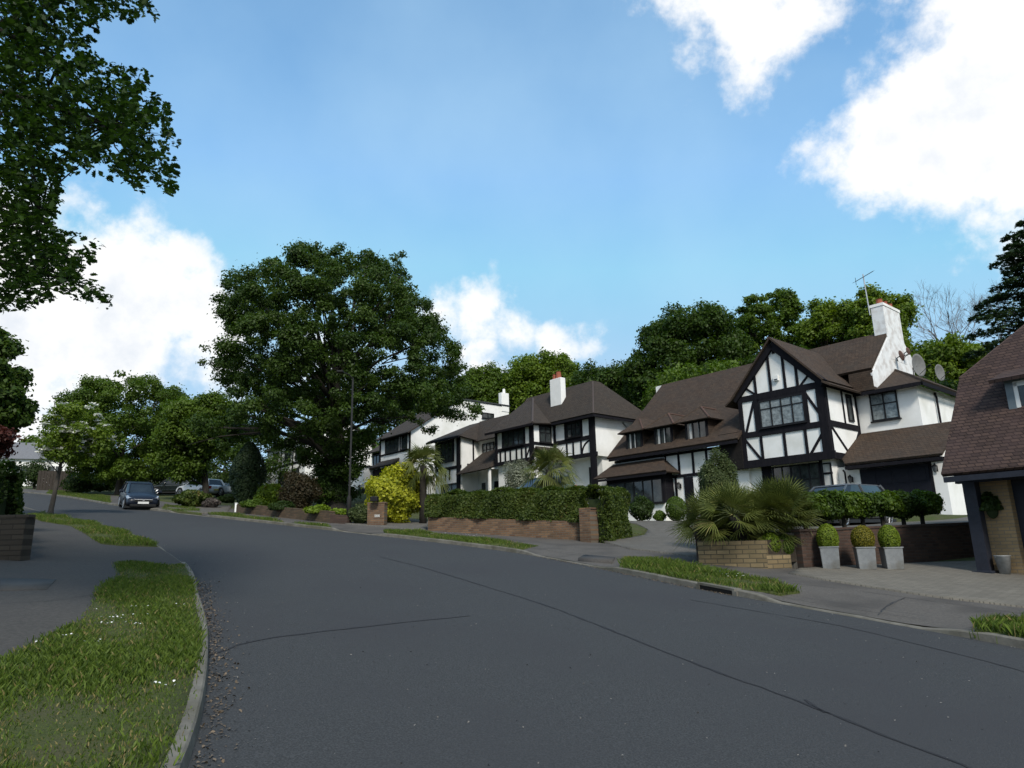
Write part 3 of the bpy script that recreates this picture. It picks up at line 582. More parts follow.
# ------------------------------------------------------------------ houses (u = along the street uphill, v = away from it)
HROT = A-math.pi/2
class House:
    def __init__(s, name, label, u0, v0, zg, cat='house'):
        s.u0, s.v0, s.zg = u0, v0, zg; p = hp(u0, v0); s.t = thing(name, label, cat, (p[0], p[1], zg), HROT)
    def c(s, u, v, z): return (-(u-s.u0), v-s.v0, z-s.zg)
    def w(s, u, v, z): p = hp(u, v); return np.array([p[0], p[1], z])
class HM(MB):
    def __init__(s, h): super().__init__(); s.h = h
    def b(s, u0, u1, v0, v1, z0, z1):
        a = s.h.c(u0, v0, z0); c = s.h.c(u1, v1, z1); s.box(a[0], c[0], a[1], c[1], a[2], c[2]); return s
    def poly(s, *pts): s.add([s.h.c(*p) for p in pts], [tuple(range(len(pts)))]); return s
    def solid(s, pts, du=0, dv=0, dz=0): s.prism([s.h.c(*p) for p in pts], (-du, dv, dz)); return s
    def beamF(s, u0, z0, u1, z1, wd, v, d=.045):
        a = np.array([u0, z0]); b = np.array([u1, z1]); t = b-a; t = t/np.linalg.norm(t); n = np.array([-t[1], t[0]])*wd/2; q = [a-n, b-n, b+n, a+n]
        return s.solid([(x, v-d, z) for x, z in q], dv=d+.03)
    def beamS(s, v0, z0, v1, z1, wd, u, d=.045):
        a = np.array([v0, z0]); b = np.array([v1, z1]); t = b-a; t = t/np.linalg.norm(t); n = np.array([-t[1], t[0]])*wd/2; q = [a-n, b-n, b+n, a+n]
        return s.solid([(u-d, x, z) for x, z in q], du=d+.03)
    def mk(s, name, m, parent=None, **k): return s.build(name, m, parent if parent is not None else s.h.t, **k)
def window(h, a0, a1, z0, z1, c, kind='F', cols=2, rows=(), fm=FRAME, gm=GLASS, sill=True, fw_=.06, label=None):
    a0, a1 = sorted((a0, a1)); f = HM(h); bars = [(a0-fw_, a0), (a1, a1+fw_)]+[(a0+(a1-a0)*k/cols-.028, a0+(a1-a0)*k/cols+.028) for k in range(1, cols)]
    def bx(x0, x1, za, zb, d0, d1, mb):
        if kind == 'F': mb.b(x0, x1, c-d1, c-d0, za, zb)
        else: mb.b(c-d1, c-d0, x0, x1, za, zb)
    for i, (x0, x1) in enumerate(bars): bx(x0, x1, z0, z1, -.02, .060 if i < 2 else .052, f)
    bx(a0-fw_, a1+fw_, z1, z1+fw_, -.02, .063, f); bx(a0-fw_, a1+fw_, z0-fw_, z0, -.02, .063, f)
    for r in rows: zz = z0+(z1-z0)*r; bx(a0, a1, zz-.024, zz+.024, -.02, .046, f)
    fo = f.mk('window', fm)
    g = HM(h); bx(a0, a1, z0, z1, .005, .018, g); g.mk('pane', gm, fo)
    if sill: s_ = HM(h); bx(a0-.12, a1+.12, z0-fw_-.05, z0-fw_-.003, -.02, .13, s_); s_.mk('sill', fm, fo)
    if label: fo['label'] = label
    return fo
def lantern(label, p, group='black wall lanterns on the half timbered house'):
    t = thing('wall_lantern', label, 'lantern', tuple(p), HROT, group)
    MB().box(-.05, .05, -.02, .0, -.12, .12).tube([(0, -.02, .1), (0, -.12, .2), (0, -.2, .14)], .014, 6).build('bracket', LAMPM, t)
    MB().lathe([(.02, -.16), (.06, -.12), (.09, .06), (.085, .08)], 0, -.2, 6).build('glass_body', mat('lantern_glass', (.07, .075, .08), (.12, .12, .12), rough=.15), t)
    MB().lathe([(.11, .08), (.08, .13), (.02, .17), (.015, .2)], 0, -.2, 6).build('cap', LAMPM, t); return t

# ---- house A, gabled
hA = House('half_timbered_house', 'large white house with black half timbered gable, three dormers and white side chimney', 2, 1, .7)
HM(hA).b(.0, 4.2, .0, 4.2, 3.62, 6.9).solid([(0, .0, 6.9), (4.2, .0, 6.9), (2.14, .0, 9.35)], dv=4.2).b(.25, 4.2, .42, 4.2, .3, 3.62).mk('wall', WHITE)
rv_ = 5.45
HM(hA).b(5.4, 12.35, .0, 8.8, .3, 4.75).b(4.2, 5.4, .25, 8.8, .3, 4.75).solid([(12.3, .0, 4.75), (12.3, rv_, 9.75), (12.3, 8.8, 6.3), (12.3, 8.8, 4.75)], du=-.2).mk('wall', WHITE)
HM(hA).b(-2.7, -.003, 3.2, 9.2, 3.4, 6.72).b(-4.0, .247, .92, 7.5, .35, 3.2).solid([(-4.0, .95, 3.2), (-4.0, 3.2, 4.62), (-4.0, 6.2, 3.2)], du=.14).mk('wall', WHITE)
HM(hA).b(-.7, 4.2, 4.2, 8.8, .3, 6.7).mk('wall', WHITE)
DEN = BOARD
HM(hA).b(4.205, 5.42, -.16, .24, 3.52, 5.30).mk('boarded_panel', DEN)
for k in range(6): pass
# timbers on the gable
tf = HM(hA)
tf.beamF(-.06, 6.85, 4.26, 6.85, .29, 0, .05).beamF(-.06, 5.08, 4.26, 5.08, .27, 0, .055).beamF(-.2, 3.68, 4.5, 3.68, .36, 0, .12)
tf.beamF(.15, 3.6, .15, 6.95, .36, 0, .06).beamF(4.12, 3.6, 4.12, 6.95, .2, 0, .06)
tf.beamF(.84, 5.2, .84, 6.75, .16, 0).beamF(3.27, 5.2, 3.27, 6.75, .32, 0).beamF(.9, 5.25, 3.2, 5.25, .14, 0).beamF(.9, 6.66, 3.2, 6.66, .14, 0)
tf.beamF(3.40, 6.65, 3.95, 5.2, .12, 0, .03).beamF(.84, 6.62, .12, 5.25, .12, 0, .03)
for u in (3.22, 2.06, 1.04): tf.beamF(u, 3.8, u, 5.0, .13, 0)
tf.beamF(4.1, 4.95, 3.28, 3.8, .12, 0, .03).beamF(.06, 4.95, .92, 3.8, .12, 0, .03)
for u, z in ((3.22, 8.0), (2.44, 8.8), (1.71, 8.8), (1.12, 8.1)): tf.beamF(u, 6.95, u, z, .12, 0)
tf.beamF(3.75, 7.38, 3.24, 6.95, .10, 0, .03).beamF(.5, 7.45, 1.02, 6.95, .10, 0, .03)
tf.beamF(2.14, 9.20, 4.40, 6.86, .36, 0, .16).beamF(2.14, 9.20, -.12, 6.86, .36, 0, .16)
tf.beamS(.0, 6.86, 3.25, 6.86, .2, 0).beamS(0, 5.12, 3.25, 5.12, .26, 0).beamS(0, 3.68, 3.2, 3.68, .3, 0).beamS(.12, 3.6, .12, 6.9, .26, 0, .055).beamS(3.15, 3.7, 3.15, 6.9, .18, 0).beamS(1.75, 5.2, 1.75, 6.8, .1, 0).beamS(.3, 5.0, 1.75, 3.85, .12, 0, .03).beamS(3.1, 5.0, 2.1, 3.9, .12, 0, .03)
# long facade timbers
tf.beamF(5.4, 3.52, 9.1, 3.52, .15, 0).beamF(5.4, 4.70, 12.4, 4.70, .13, 0)
for u in (8.86, 8.0, 7.12, 6.3): tf.beamF(u, 3.5, u, 4.7, .12, 0)
tf.beamF(8.28, 1.1, 8.28, 3.5, .11, 0).beamF(8.66, 1.1, 8.66, 3.5, .11, 0).beamF(7.72, 1.1, 7.72, 3.5, .10, 0)
# ground floor of gable
tf.beamF(3.35, 1.0, 3.35, 3.55, .5, .42).beamF(.72, 1.0, .72, 3.55, .14, .42).beamF(.25, 2.95, .7, 2.95, .09, .42)
tf.mk('timber_frame', TIMBER)
window(hA, .98, 3.08, 5.36, 6.55, 0, cols=4, rows=(.7,), gm=GLASSL, label='wide upper window reflecting trees')
window(hA, .86, 3.0, 1.75, 3.42, .42, cols=5, rows=(.62,), gm=GLASS)
window(hA, .32, .64, 1.9, 3.35, .42, cols=1, gm=CURT)
window(hA, 2.2, 2.62, 5.45, 6.6, 0, 'S', cols=1, gm=GLASS, sill=False)
window(hA, -1.78, -.70, 5.42, 6.58, 3.2, cols=2, rows=(.6,), gm=GLASSL)
window(hA, 6.25, 6.78, 2.0, 2.75, 0, cols=3, rows=(.33, .66), gm=GLASS, sill=False)
# doors
d_ = HM(hA).b(7.22, 7.66, -.03, .03, 1.1, 3.42).mk('front_door', TIMBER); HM(hA).b(7.3, 7.36, -.06, -.033, 2.1, 2.25).mk('handle', ALU, d_)
gd = HM(hA)
gd.b(-3.42, -.72, .86, .915, .85, 3.02).mk('garage_door', mat('black_garage_door', (.010, .011, .016), (.014, .015, .022), rough=.6, spec=.1), None)
gp = HM(hA)
for k in range(4):
    for j in range(3): gp.b(-.85-k*.65, -.85-k*.65-.5, .845, .858, 1.0+j*.66, 1.55+j*.66)
gp.mk('garage_door_panels', mat('black_garage_door', (0, 0, 0)))
HM(hA).beamF(-.2, 3.12, -4.05, 3.12, .16, .92).beamF(-3.48, .5, -3.48, 3.1, .12, .92, .03).beamF(-3.5, .55, -4.02, .55, .5, .92, .02).mk('garage_surround', TIMBER)
# bay
HM(hA).b(8.5, 12.4, -.8, .0, .6, 2.18).mk('bay_wall', WHITE)
HM(hA).b(8.5, 12.4, -.8, .0, 3.42, 3.78).b(8.46, 8.58, -.83, .0, 2.18, 3.42).b(12.3, 12.42, -.83, .0, 2.18, 3.42).mk('bay_frame', TIMBER)
window(hA, 8.6, 12.3, 2.24, 3.38, -.8, cols=6, gm=GLASS, label='long bay window with narrow lights')
window(hA, -.68, -.08, 2.3, 3.35, 8.5, 'S', cols=1, rows=(.6,), gm=CURT, sill=False)
HM(hA).poly((7.95, -1.2, 3.70), (13.0, -1.2, 3.70), (12.5, -.02, 4.52), (8.9, -.02, 4.52)).poly((7.95, -1.2, 3.70), (8.9, -.02, 4.52), (7.95, -.02, 3.70)).mk('bay_roof', ROOFA, solid=.08)
HM(hA).b(8.85, 12.5, -.10, -.01, 4.50, 4.60).mk('lead_flashing', mat('lead', (.32, .33, .34), (.26, .27, .28), rough=.6))
# roofs
# front slope of the long roof; the valley against the gable is where the two sheets cross
rz_ = 9.98; rv = 5.45
HM(hA).poly((12.55, -.45, 4.86), (4.15, -.45, 4.86), (4.15, .0, 5.25), (2.14, 2.85, 7.72), (-1.08, 2.85, 7.72), (-1.08, rv, rz_), (12.72, rv, rz_)).poly((12.72, rv, rz_), (-.6, rv, rz_), (-.6, 9.3, 6.5), (12.72, 9.3, 6.5)).mk('main_roof', ROOFA, solid=.12)
HM(hA).poly((4.82, -.3, 6.66), (4.45, -.3, 6.92), (4.45, 4.6, 6.92), (4.82, 4.6, 6.66)).poly((4.45, -.3, 6.92), (2.14, -.3, 9.48), (2.14, 4.95, 9.48), (4.45, 4.95, 6.92)).poly((2.14, -.3, 9.48), (-.14, -.3, 6.96), (-.14, 3.2, 6.96), (2.14, 4.95, 9.48)).poly((-.14, -.3, 6.96), (-.52, -.3, 6.72), (-.52, 3.1, 6.72), (-.14, 3.1, 6.96)).mk('gable_roof', ROOFA, solid=.08)
RT = mat('ridge_tiles', (.11, .06, .045), (.07, .045, .036), scale=5, rough=.9)
def ridge(h, pts, r=.09): return MB().tube([h.c(*p) for p in pts], r, 8).build('ridge_tiles', RT, h.t)
ridge(hA, [(12.72, rv, rz_), (-.6, rv, rz_)]); ridge(hA, [(2.14, -.3, 9.47), (2.14, 4.9, 9.47)], .07)
HM(hA).poly((-.35, .42, 3.20), (-4.15, .42, 3.20), (-4.15, 3.2, 4.80), (.02, 3.2, 4.80), (.02, 1.0, 3.53)).poly((-4.15, 3.2, 4.80), (-2.72, 3.2, 4.80), (-2.72, 6.4, 3.1), (-4.15, 6.4, 3.1)).mk('garage_roof', ROOFA, solid=.1)
HM(hA).poly((-.02, 2.8, 6.76), (-1.1, 2.8, 6.76), (-1.1, 2.87, 7.68), (-.02, 2.87, 7.68)).poly((-1.1, 2.8, 6.76), (-3.05, 2.8, 6.76), (-1.1, 5.35, 8.04)).poly((-1.1, 2.8, 6.76), (-1.1, 5.35, 8.04), (-1.1, 2.87, 7.68)).poly((-3.05, 2.8, 6.76), (-3.05, 9.5, 6.76), (-1.1, 9.5, 8.1), (-1.1, 5.35, 8.04)).mk('wing_roof', ROOFA, solid=.1)
HM(hA).b(-3.12, -.1, 2.72, 2.80, 6.58, 6.74).b(-3.12, -3.05, 2.72, 9.5, 6.58, 6.74).mk('gutter', TIMBER)
for a_ in ((4.2, 12.4, -.53, -.46, 4.72, 4.86), (-4.15, -.35, .34, .41, 3.02, 3.16), (7.95, 13.0, -1.28, -1.21, 3.56, 3.68)): HM(hA).b(*a_).mk('gutter', TIMBER)
# chimney breast
b_ = HM(hA).solid([(-1.12, 2.75, 6.9), (-1.12, 2.75, 7.55), (-1.12, 5.2, 9.72), (-1.12, 5.2, 9.5), (-1.12, 7.2, 9.5), (-1.12, 7.2, 9.8), (-1.12, 7.95, 9.1), (-1.12, 7.95, 6.7), (-1.12, 5.3, 6.7)], du=.10).b(-1.13, -.52, 5.2, 7.2, 8.6, 11.5)
ch = b_.mk('chimney', mat('flaking_white_paint', (.76, .77, .77), (.66, .67, .67), scale=4, rough=.85, bump=.3, c3=(.50, .47, .45), scale3=2.6), bevel=.02)
HM(hA).b(-1.16, -.49, 5.17, 7.23, 11.38, 11.52).mk('chimney_cap', WHITE, ch)
for k, v in enumerate((5.6, 6.2, 6.8)): c_ = hA.c(-.84, v, 11.5); MB().lathe([(.17, c_[2]), (.14, c_[2]+.30), (.165, c_[2]+.34)], c_[0], c_[1], 12).build('chimney_pot', POT, ch)
HM(hA).b(12.78, 13.2, 5.3, 5.9, 3, 10.02).mk('chimney', WHITE)
pt = lambda *p: hA.c(*p)
MB().tube([pt(-3.35+.6, 5.2, 6.6), pt(-2.8, 5.15, 6.35), pt(-2.8, 5.15, 4.75)], .05, 8).build('downpipe', TIMBER, hA.t)
MB().tube([pt(-.05, .8, 3.05), pt(-.12, .78, 2.95), pt(-.12, .78, .9)], .04, 8).build('downpipe', TIMBER, hA.t)
ab = HM(hA).b(1.98, 2.22, -.12, -.01, 7.42, 7.66).mk('alarm_box', WHITE)
HM(hA).b(2.02, 2.18, -.127, -.122, 7.44, 7.50).mk('alarm_stripe', mat('dark_stripe', (.06, .07, .09)), ab)
HM(hA).b(2.05, 2.17, -.05, -.01, 8.75, 9.0).mk('vent', TIMBER)
# dormers
for u0, u1 in ((6.12, 7.35), (8.3, 9.38), (10.33, 11.36)):
    dm_ = HM(hA).b(u0-.08, u1+.08, -.02, 1.5, 5.12, 6.30).mk('dormer', ROOFA)
    uc = (u0+u1)/2; a, b = u0-.42, u1+.42; zr = 7.02
    HM(hA).poly((a, -.38, 6.24), (b, -.38, 6.24), (uc, .55, zr)).poly((a, -.38, 6.24), (uc, .55, zr), (uc, 1.9, zr), (a, 1.2, 6.24)).poly((b, -.38, 6.24), (b, 1.2, 6.24), (uc, 1.9, zr), (uc, .55, zr)).mk('dormer_roof', ROOFA, dm_, solid=.07)
    MB().tube([hA.c(a, -.38, 6.25), hA.c(uc, .55, zr+.01)], .05, 6).tube([hA.c(uc, .55, zr+.01), hA.c(uc, 1.9, zr+.01)], .05, 6).build('ridge_tiles', RT, dm_)
    HM(hA).b(u0-.07, u1+.07, -.045, -.022, 5.14, 6.28).mk('dormer_front', TIMBER, dm_)
    window(hA, u0+.05, u1-.05, 5.28, 6.16, -.04, cols=3, gm=GLASS)
    HM(hA).b(u1-.34, u1-.20, -.075, -.062, 5.3, 6.14).b(u0+.42, u0+.48, -.075, -.062, 5.3, 6.14).mk('curtain', CURT, dm_)
lantern('black lantern on the white strip left of the garage door', hA.w(-.35, .87, 2.62)); lantern('black lantern on the white pier right of the garage door', hA.w(-3.72, .87, 2.75)); lantern('black lantern beside the dark front door', hA.w(8.0, -.03, 3.0))
# dishes and aerial
def dish(label, p, r, azd, eld, m, name='satellite_dish', arm=.5, group=None):
    t = thing(name, label, 'satellite dish', tuple(p), 0, group); a, e = R(azd), R(eld); n = np.array([math.sin(a)*math.cos(e), math.cos(a)*math.cos(e), math.sin(e)]); x = np.cross(n, [0, 0, 1.]); x /= np.linalg.norm(x); y = np.cross(x, n)
    mb = MB(); rows = 7; seg = 24
    for i in range(rows):
        rr = r*i/(rows-1)
        for k in range(seg): th = 6.2832*k/seg; q = x*math.cos(th)*rr*.92+y*math.sin(th)*rr+n*(.22*r*(i/(rows-1))**2); mb.v.append(tuple(q))
    mb.f = [(i*seg+k, i*seg+(k+1) % seg, (i+1)*seg+(k+1) % seg, (i+1)*seg+k) for i in range(rows-1) for k in range(seg)]
    mb.build('reflector', m, t, smooth=True, solid=.015); f = n*r*1.1-y*r*.2
    MB().tube([-y*r*.9, f], .012, 6).tube([f-n*.05, f+n*.06], .035, 8).build('feed_arm', LAMPM, t); MB().tube([-n*.02, -n*.18-y*.05, -n*.2-y*arm], .025, 6).build('mount', LAMPM, t); return t
dish('large grey satellite dish at the right of the chimney', hA.w(-2.2, 5.1, 8.0), .56, 152, 0, DISH, arm=.9)
dish('smaller grey satellite dish, rightmost on the roof', hA.w(-2.5, 6.9, 7.85), .42, 152, 0, DISH, arm=.7)
dish('small rusty dish fixed low on the white chimney breast', hA.w(-1.4, 5.6, 8.75), .27, 100, 15, RUST, arm=.2)
dish('tiny rusty dish fixed high on the white chimney breast', hA.w(-1.4, 6.6, 9.15), .20, 100, 15, RUST, arm=.2)
t = thing('roof_aerial', 'white television mast and aerial on the chimney corner', 'aerial', tuple(hA.w(-.5, 5.1, 11.0)), 0)
MB().tube([(0, 0, 0), (-.05, 0, 2.2)], .03, 8).build('mast', ALU, t); k = np.array([.05, -.05, 2.1]); d0 = np.array([.45, .1, .26]); d0 = d0/np.linalg.norm(d0)
mb = MB().tube([k-d0*.75, k+d0*.55], .018, 6)
for j in range(9): q = k+d0*(-.7+.15*j); s_ = np.cross(d0, [0, 0, 1.]); L_ = .30 if j == 0 else .17; mb.tube([q-s_*L_, q+s_*L_], .010, 4)
mb.tube([k-d0*.72+[0, 0, .2], k-d0*.72-[0, 0, .2]], .012, 4); mb.build('aerial', LAMPM, t)

# ---- house B
zb = 2.3
hB = House('half_timbered_house', 'white half timbered house with grey hipped roof and tall white chimney behind the hedge', 18, 1, zb-.8)
HM(hB).b(13.9, 21.1, .0, 5.3, 5.3, 7.7).b(14.1, 21.1, .8, 5.3, zb-.8, 5.3).b(17.4, 21.1, -1.7, -.003, 5.3, 7.55).b(17.5, 21.1, -1.5, .8, zb-.8, 5.3).mk('wall', WHITE)
HM(hB).b(21.103, 28.4, .0, 5.3, zb-.8, 7.6).b(25.2, 28.4, -1.5, -.003, zb-.8, 7.9).mk('wall', WHITE)
tf = HM(hB)
tf.beamF(13.9, 7.64, 17.4, 7.64, .17, 0).beamF(13.9, 6.42, 17.3, 6.42, .26, 0).beamF(13.7, 5.38, 17.4, 5.38, .24, 0, .1).beamF(14.0, zb-.5, 14.0, 7.7, .42, -.01, .1)
tf.beamF(16.26, 6.5, 16.26, 7.6, .2, 0).beamF(14.88, 6.5, 14.88, 7.6, .12, 0).beamF(17.25, 5.3, 17.25, 7.6, .2, 0)
for u in (16.2, 15.65, 14.98): tf.beamF(u, 5.45, u, 6.35, .11, 0)
for k in range(5): a0, a1 = k/5*math.pi/2, (k+1)/5*math.pi/2; tf.beamF(14.15+.8*math.sin(a0), 6.25-.85*(1-math.cos(a0)), 14.15+.8*math.sin(a1), 6.25-.85*(1-math.cos(a1)), .11, 0, .03)
tf.beamF(17.4, 7.5, 21.1, 7.5, .16, -1.7).beamF(17.4, 6.28, 21.1, 6.28, .22, -1.7).beamF(17.4, 5.4, 21.1, 5.4, .22, -1.7, .1).beamF(17.55, 5.3, 17.55, 7.55, .36, -1.7, .06).beamF(21.0, 5.3, 21.0, 7.55, .22, -1.7, .06)
for u in (20.6, 20.1, 19.6, 19.0, 18.5, 18.1): tf.beamF(u, 5.45, u, 6.2, .12, -1.7)
tf.beamF(18.1, 5.5, 17.7, 6.2, .1, -1.7, .03).beamF(18.2, 6.3, 18.2, 7.5, .12, -1.7).beamF(20.35, 6.3, 20.35, 7.5, .12, -1.7)
tf.beamS(-1.7, 7.55, 0, 7.6, .14, 17.4).beamS(-1.7, 6.35, -.0, 6.35, .18, 17.4)
tf.mk('timber_frame', TIMBER); tf = HM(hB)
tf.beamF(25.5, zb, 25.5, 7.9, .4, -1.5, .06).beamF(28.3, 5.6, 28.3, 7.9, .2, -1.5).beamF(25.2, 5.75, 28.4, 5.75, .22, -1.5).beamF(26.1, 6.2, 26.1, 7.8, .12, -1.5)
for u in (27.6, 27.1, 26.6): tf.beamF(u, 4.9, u, 5.7, .12, -1.5)
tf.beamS(-1.4, 7.85, -.05, 7.85, .12, 25.2).beamS(-1.0, 5.9, -.05, 5.9, .12, 25.2).beamS(-.45, 5.9, -.45, 7.8, .12, 25.2)
tf.mk('timber_frame', TIMBER)
window(hB, 15.02, 16.1, 6.66, 7.5, 0, cols=3, rows=(.55,)); window(hB, 18.3, 20.25, 6.45, 7.4, -1.7, cols=4); window(hB, -1.15, -.25, 6.5, 7.45, 17.4, 'S', cols=2, rows=(.6,))
window(hB, 18.2, 20.0, 3.2, 4.75, -1.5, cols=3, gm=GLASSL); window(hB, 14.6, 15.1, 3.2, 4.7, .8, cols=1); window(hB, 26.25, 28.1, 6.3, 7.7, -1.5, cols=4); window(hB, 23.4, 24.6, 6.4, 7.3, 0, cols=3, rows=(.55,), gm=GLASSL)
window(hB, 25.7, 27.6, 3.1, 4.6, -1.5, cols=3)
HM(hB).b(22.5, 23.4, -.04, .0, zb-.3, 4.6).mk('front_door', TIMBER); HM(hB).b(24.4, 24.8, -.035, .0, 3.0, 4.6).mk('side_light', GLASS)
HM(hB).poly((13.45, -.45, 7.66), (21.5, -.45, 7.66), (21.4, 1.5, 10.2), (15.15, 1.5, 10.2)).poly((13.45, -.45, 7.66), (15.15, 1.5, 10.2), (15.15, 2.1, 10.2), (13.45, 5.6, 7.66)).poly((15.15, 1.5, 10.2), (21.4, 1.5, 10.2), (21.4, 2.1, 10.2), (15.15, 2.1, 10.2)).poly((13.45, 5.6, 7.66), (15.15, 2.1, 10.2), (21.4, 2.1, 10.2), (21.6, 5.6, 7.66)).poly((21.5, -.45, 7.66), (21.6, 5.6, 7.66), (21.4, 2.1, 10.2), (21.4, 1.5, 10.2)).mk('main_roof', ROOFB, solid=.1)
HM(hB).poly((17.0, -2.1, 7.52), (21.6, -2.1, 7.52), (21.4, 1.48, 10.17), (20.8, 1.48, 10.17)).poly((17.0, -2.1, 7.52), (20.8, 1.48, 10.17), (17.0, -.3, 7.66)).poly((21.6, -2.1, 7.52), (21.6, 0, 7.6), (21.4, 1.48, 10.17)).mk('bay_roof', ROOFB, solid=.08)
HM(hB).poly((21.0, -.4, 7.5), (25.2, -.4, 7.5), (26.6, 1.3, 9.35), (21.0, 1.3, 9.35)).poly((24.85, -1.95, 7.85), (28.85, -1.95, 7.9), (27.9, 1.3, 9.37), (26.6, 1.3, 9.37)).poly((24.85, -1.95, 7.85), (26.6, 1.3, 9.37), (24.85, -.2, 7.6)).poly((28.85, -1.95, 7.9), (28.85, 5.5, 7.8), (27.9, 1.3, 9.37)).poly((21., 1.3, 9.35), (27.9, 1.3, 9.37), (28.85, 5.5, 7.8), (21, 5.5, 7.8)).mk('wing_roof', ROOFB, solid=.08)
HM(hB).poly((21.6, -1.9, 5.25), (25.3, -1.9, 5.15), (24.6, -.0, 6.75), (22.6, -.0, 6.85)).poly((21.6, -1.9, 5.25), (22.6, 0, 6.85), (21.6, 0, 5.6)).mk('porch_roof', ROOFB, solid=.08)
HM(hB).solid([(21.62, -1.7, 5.2), (21.62, -.02, 5.2), (21.62, -.02, 6.2)], du=.1).b(21.75, 21.9, -1.75, -1.6, zb-.5, 5.2).mk('porch_gable', WHITE)
HM(hB).poly((15.9, -1.3, 5.0), (17.0, -1.9, 6.1), (17.0, .0, 6.1), (15.9, 0, 5.0)).poly((17.0, -1.9, 6.1), (18.0, -1.9, 5.0), (18.0, 0, 5.0), (17, 0, 6.1)).mk('small_porch_roof', ROOFB, solid=.08)
for a_ in ((13.4, 17.0, -.53, -.46, 7.5, 7.64), (16.95, 21.65, -2.18, -2.11, 7.36, 7.5), (24.8, 28.9, -2.03, -1.96, 7.7, 7.84), (13.38, 13.45, -.5, 5.6, 7.5, 7.64)): HM(hB).b(*a_).mk('gutter', TIMBER)
MB().tube([hB.c(15.15, 1.5, 10.2), hB.c(21.4, 1.5, 10.2)], .09, 8).tube([hB.c(13.45, -.45, 7.68), hB.c(15.15, 1.5, 10.2)], .08, 8).tube([hB.c(13.45, 5.6, 7.68), hB.c(15.15, 2.1, 10.2)], .08, 8).tube([hB.c(17.0, -2.1, 7.54), hB.c(20.8, 1.48, 10.19)], .08, 8).build('ridge_tiles', mat('grey_ridge_tiles', (.075, .058, .052), (.05, .042, .04), rough=.9), hB.t)
ch = HM(hB).b(16.95, 17.98, .42, .85, 7.9, 10.75).mk('chimney', WHITE, bevel=.03); c_ = hB.c(17.35, .64, 10.75); MB().lathe([(.2, c_[2]), (.16, c_[2]+.42), (.19, c_[2]+.46)], c_[0], c_[1], 12).build('chimney_pot', POT, ch); c_ = hB.c(17.7, .64, 10.75); MB().lathe([(.17, c_[2]), (.14, c_[2]+.3), (.16, c_[2]+.34)], c_[0], c_[1], 12).build('chimney_pot', POT, ch)
MB().tube([hB.c(13.8, 2.5, 7.7), hB.c(13.8, 2.5, 8.2)], .05, 8).tube([hB.c(13.85, 2.6, 7.5), hB.c(13.82, 3.3, 6.9), hB.c(13.82, 3.3, 5.6)], .045, 8).build('soil_pipe', GALV, hB.t)

# ---- house D
zd = 4.4
hD = House('white_house', 'white house with long blank sloping flank wall half hidden by the oak', 35, 1, zd-1)
HM(hD).solid([(32.6, -1, zd-1), (32.6, -1, 9.35), (32.6, 3.9, 12.5), (32.6, 8.2, 12.45), (32.6, 9.2, 12.0), (32.6, 9.2, zd-1)], du=4.9).mk('wall', WHITE)
HM(hD).b(37.5, 41.5, .5, 8, zd-1, 8.7).mk('wall', WHITE); HM(hD).b(37.5, 42.5, -2.5, .497, 5.1, 6.95).mk('garage_wall', WHITE); HM(hD).b(37.52, 42.48, -2.52, .49, zd-1, 5.1).mk('garage_plinth', BRICKR)
HM(hD).b(37.4, 42.6, -2.6, .6, 6.95, 7.05).mk('garage_roof', TIMBER)
tf = HM(hD); tf.beamF(32.65, 9.25, 37.5, 9.25, .2, -1).beamF(32.65, 7.92, 37.5, 7.92, .14, -1).beamF(32.75, 7.0, 32.75, 9.3, .22, -1).beamF(37.4, 7, 37.4, 9.3, .2, -1).beamF(34.2, 7.9, 34.2, 9.2, .16, -1).beamF(37.5, 8.6, 41.5, 8.6, .2, .5).beamF(39.6, 7.0, 39.6, 8.6, .2, .5); tf.mk('timber_frame', TIMBER)
window(hD, 34.5, 36.5, 8.05, 9.15, -1, cols=3); window(hD, 33.2, 33.9, 8.1, 9.1, -1, cols=1); window(hD, 34.2, 36.6, 5.4, 6.6, -1, cols=3); window(hD, 38.0, 39.2, 7.3, 8.4, .5, cols=2, gm=GLASSL); window(hD, 40.2, 41.2, 7.3, 8.4, .5, cols=2)
window(hD, 6.2, 7.4, 11.2, 11.6, 32.6, 'S', cols=2)
HM(hD).poly((32.3, -1.5, 9.2), (37.8, -1.5, 9.2), (37.8, 3.9, 12.62), (32.55, 3.9, 12.62)).mk('main_roof', ROOFB, solid=.1); HM(hD).poly((37.5, -.0, 8.6), (42, -.0, 8.6), (42, 4, 11), (37.5, 4, 11)).mk('side_roof', ROOFB, solid=.1)
HM(hD).poly((33.9, -1.95, 6.75), (37.6, -1.95, 6.75), (37.2, -1.0, 7.35), (34.3, -1.0, 7.35)).mk('bay_roof', ROOFB, solid=.1); HM(hD).b(34.1, 37.3, -1.7, -1.003, zd-1, 6.7).mk('bay_frame', TIMBER)
HM(hD).b(32.5, 37.6, 3.9, 9.3, 12.5, 12.62).mk('flat_roof', mat('lead_roof', (.04, .045, .05)))
ch = HM(hD).b(32.55, 32.95, 8.35, 9.2, 12.0, 13.7).mk('chimney', WHITE); c_ = hD.c(32.75, 8.8, 13.7); MB().lathe([(.14, c_[2]), (.12, c_[2]+.4)], c_[0], c_[1], 10).build('chimney_pot', WHITE, ch)
HM(hD).b(35.0, 35.6, 6.5, 7.8, 12.5, 13.1).mk('roof_vent', ALU)

